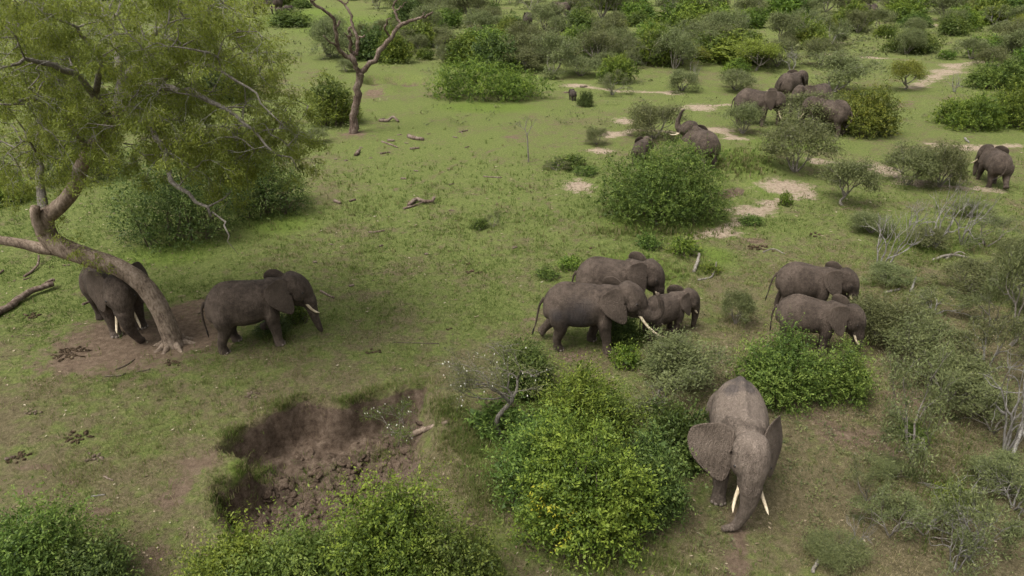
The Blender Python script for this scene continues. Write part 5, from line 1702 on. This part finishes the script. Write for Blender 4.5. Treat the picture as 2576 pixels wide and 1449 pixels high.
for j, (x, y) in enumerate([(905, 372), (930, 398), (842, 401), (868, 405), (1000, 340), (1018, 360), (1075, 338), (1170, 372), (1042, 430), (1010, 450), (1130, 465), (955, 620), (1140, 345), (830, 615), (880, 720), (1070, 640), (790, 660), (1290, 625)]):
    a = _rc.uniform(-.6, .6)
    L_ = _rc.uniform(6, 12)
    wood('small scrap of dead wood strewn over the open clearing', [(x, y), (x + L_ * math.cos(a), y + 0.4 * L_ * math.sin(a))], _rc.uniform(.03, .07), name='wood_scrap', cat='wood scrap', group='wood scraps on the clearing')

# ------------------------------------------------------------------ dung heaps
def dung(label, px, py, w, n, mat='dung', group='dung heaps', flat_=0.5):
    r = np.random.RandomState(int(px * 7 + py) % 9999)
    s, _ = ppm(px, py)
    W = 0.85 * w / s
    p = at(px, py)
    g = Geo()
    n = int(n * 1.5)
    for i in range(n):
        a, q = r.uniform(0, 6.28), r.uniform(0, .5) ** .7
        rr = W / (3.4 + 2.0 * n ** .5) * r.uniform(.7, 1.25)
        q *= 1.0 if n > 9 else 0.6
        x, y = math.cos(a) * W * q, math.sin(a) * W * q * .7
        g.ball((x, y, rr * flat_ * .8 + max(0, (0.25 - q)) * W * .3), (rr, rr * r.uniform(.75, 1), rr * flat_ * r.uniform(.9, 1.4)), 9, 6, M=rotZ(r.uniform(0, 6)))
    v, f = g.arrays()
    v = v * (1 + 0.10 * r.normal(0, 1, (len(v), 1)))
    v[:, 2] = np.maximum(v[:, 2], -0.02)
    o = obj('dung_heap', new_mesh('dung_heap', v, f, [M[mat]], True), None, tuple(p))
    return tag(o, label, 'dung', group)
dung('orange-brown dung heap behind the browsing pair', 1910, 624, 50, 9)
dung('small dark dung ball right of the orange-brown heap', 1945, 632, 22, 3)
dung('dark dung heap above the browsing pair', 2055, 592, 36, 7)
dung('single dung ball right of the dark heap', 2082, 595, 14, 2)
dung('farthest right single dung ball above the browsing pair', 2106, 603, 14, 2)
dung('dark double dung heap in the open clearing', 1190, 686, 40, 7)
dung('smaller dung heap above the double one', 1180, 664, 26, 5)
dung('scattered dung right of the smaller heap', 1206, 661, 12, 3)
dung('pale dried dung cluster left of the mud hollow', 633, 995, 40, 9, 'dung_pale')
dung('trampled dung strewn at the edge of the bare soil', 180, 890, 90, 26, 'dung', flat_=.2)
dung('flat broken dung on bare soil by the trunk foot', 440, 912, 46, 9, 'dung', flat_=.3)
dung('dark stump-like dung mound below the trio', 1130, 828, 26, 5, 'dung')
dung('dark dung scatter on the slope above the hollow', 940, 886, 40, 7, 'dung', flat_=.35)
dung('grey-brown dung on the left turf', 85, 1040, 36, 7, 'dung_pale')
dung('broken dung row on the lower left turf', 190, 1100, 70, 14, 'dung', flat_=.35)
dung('old dung heap on the lower left turf, far left', 50, 1150, 60, 12, 'dung', flat_=.35)
dung('pale crumbling dung on the lower left turf', 240, 1150, 50, 9, 'dung_pale', flat_=.4)
dung('dung ball right of the facing elephant', 1985, 1098, 18, 2)
dung('single dung ball beside the facing elephant flank', 2010, 1010, 14, 2, 'dung_pale')
dung('dung clumps near the bottom beside the dusty trail', 2030, 1350, 60, 6)
dung('pale dung near the left end of the fallen log', 167, 668, 22, 5, 'dung_pale')
dung('reddish dung left of the facing elephant under the acacia', 130, 673, 18, 3)
dung('dark dung crumbs before the fallen log', 75, 795, 50, 9, flat_=.35)
dung('pale dung in the middle clearing, right of the boughs', 1137, 530, 26, 6, 'dung_pale')
dung('small dung by the lone tufts in the clearing', 1254, 605, 14, 3, 'dung_pale')
dung('dung crumbs in the mid clearing', 1100, 605, 12, 3)
dung('reddish soil heap in the clearing above the trio', 1490, 625, 24, 5)

# ------------------------------------------------------------------ trampled mud in the hollow and long grass round it
def mud():
    r = np.random.RandomState(3)
    g = Geo()
    for i in range(230):
        u = r.uniform(0, 1) ** .9
        x = 620 + 420 * u + r.normal(0, 25)
        y = 1290 - 160 * u + r.normal(0, 42) + (1 - u) * 10
        p = at(x, y)
        if sd(np.array([p[0]]), np.array([p[1]]), PIT)[0] < 0.35:
            continue
        q = r.uniform(.04, .15)
        g.ball(p + np.array([0, 0, -q * .12]), (q * r.uniform(.9, 1.9), q * 1.2, q * r.uniform(.4, .75)), 7, 5, M=rotZ(r.uniform(0, 3.1)) @ rotX(r.normal(0, .35)))
    v, f = g.arrays()
    v = v + 0.018 * r.normal(0, 1, v.shape)
    o = obj('mud_clods', new_mesh('mud_clods', v, f, [M['clod']], True), kind='stuff')
    tag(o, 'trampled dried mud clods on the floor of the hollow', 'mud')
mud()
def tall_grass():
    r = np.random.RandomState(13)
    spots = [(1180, 1110, 70, 60, 500), (1130, 1030, 50, 30, 260), (1220, 1230, 60, 80, 420), (640, 1190, 50, 26, 200), (1290, 1080, 60, 40, 240), (830, 1210, 120, 50, 110), (980, 1140, 80, 30, 90), (560, 1260, 30, 50, 160), (1860, 410, 90, 36, 420), (1650, 585, 160, 14, 300), (2350, 1180, 180, 170, 700), (1640, 690, 130, 30, 260), (1900, 1020, 60, 30, 0), (720, 1020, 60, 14, 160), (900, 1010, 70, 10, 160), (600, 1095, 40, 14, 120), (2250, 780, 120, 80, 360), (2350, 620, 120, 60, 300), (1570, 860, 60, 20, 120), (700, 850, 40, 15, 60), (1600, 1420, 250, 60, 260), (900, 560, 500, 200, 420), (500, 1000, 450, 150, 320), (1500, 600, 400, 200, 260), (200, 1200, 200, 150, 160)]
    B = []
    for x, y, rx, ry, n in spots:
        for i in range(n):
            p = at(x + r.normal(0, .55) * rx, y + r.normal(0, .55) * ry)
            if y > 980 and y < 1120 and sd(p[:1], p[1:2], PIT)[0] > 0.0 and x < 1085:
                continue
            B.append(np.append(p, 1.0))
    B = np.array(B)[:, :3]
    nb = 7
    m = len(B) * nb
    d = np.repeat(B[:, 1], nb)
    sc = np.clip(d / 22, .8, 1.9)
    P = np.repeat(B, nb, 0) + np.hstack([r.normal(0, .05, (m, 2)), np.full((m, 1), -0.02)])
    a = r.uniform(0, 6.283, m)
    h = r.uniform(.10, .30, m) * np.repeat(r.uniform(.5, 1.2, len(B)), nb) * sc ** .5
    w = r.uniform(.006, .012, m) * sc
    ln = h * r.uniform(.3, 1.1, m)
    sd_ = np.stack([-np.sin(a) * w, np.cos(a) * w, np.zeros(m)], -1)
    mid = P + np.stack([np.cos(a) * ln * .35, np.sin(a) * ln * .35, h * .65], -1)
    tip = P + np.stack([np.cos(a) * ln, np.sin(a) * ln, h], -1)
    V = np.stack([P - sd_, P + sd_, mid + sd_ * .7, tip, mid - sd_ * .7], 1).reshape(-1, 3)
    k0 = np.arange(m)[:, None] * 5
    Q = k0 + np.array([[0, 1, 2, 4]])
    T = k0 + np.array([[4, 2, 3]])
    var = np.clip(np.repeat(r.normal(.38, .2, len(B)), nb) + r.normal(0, .12, m), 0, 1)
    o = obj('long_grass', new_mesh('long_grass', V, [Q, T], [bpy.data.materials['grass blade']], False, {'var': np.repeat(var, 5)}), kind='stuff')
    tag(o, 'longer rough grass round the hollow and the bushes', 'grass')
tall_grass()
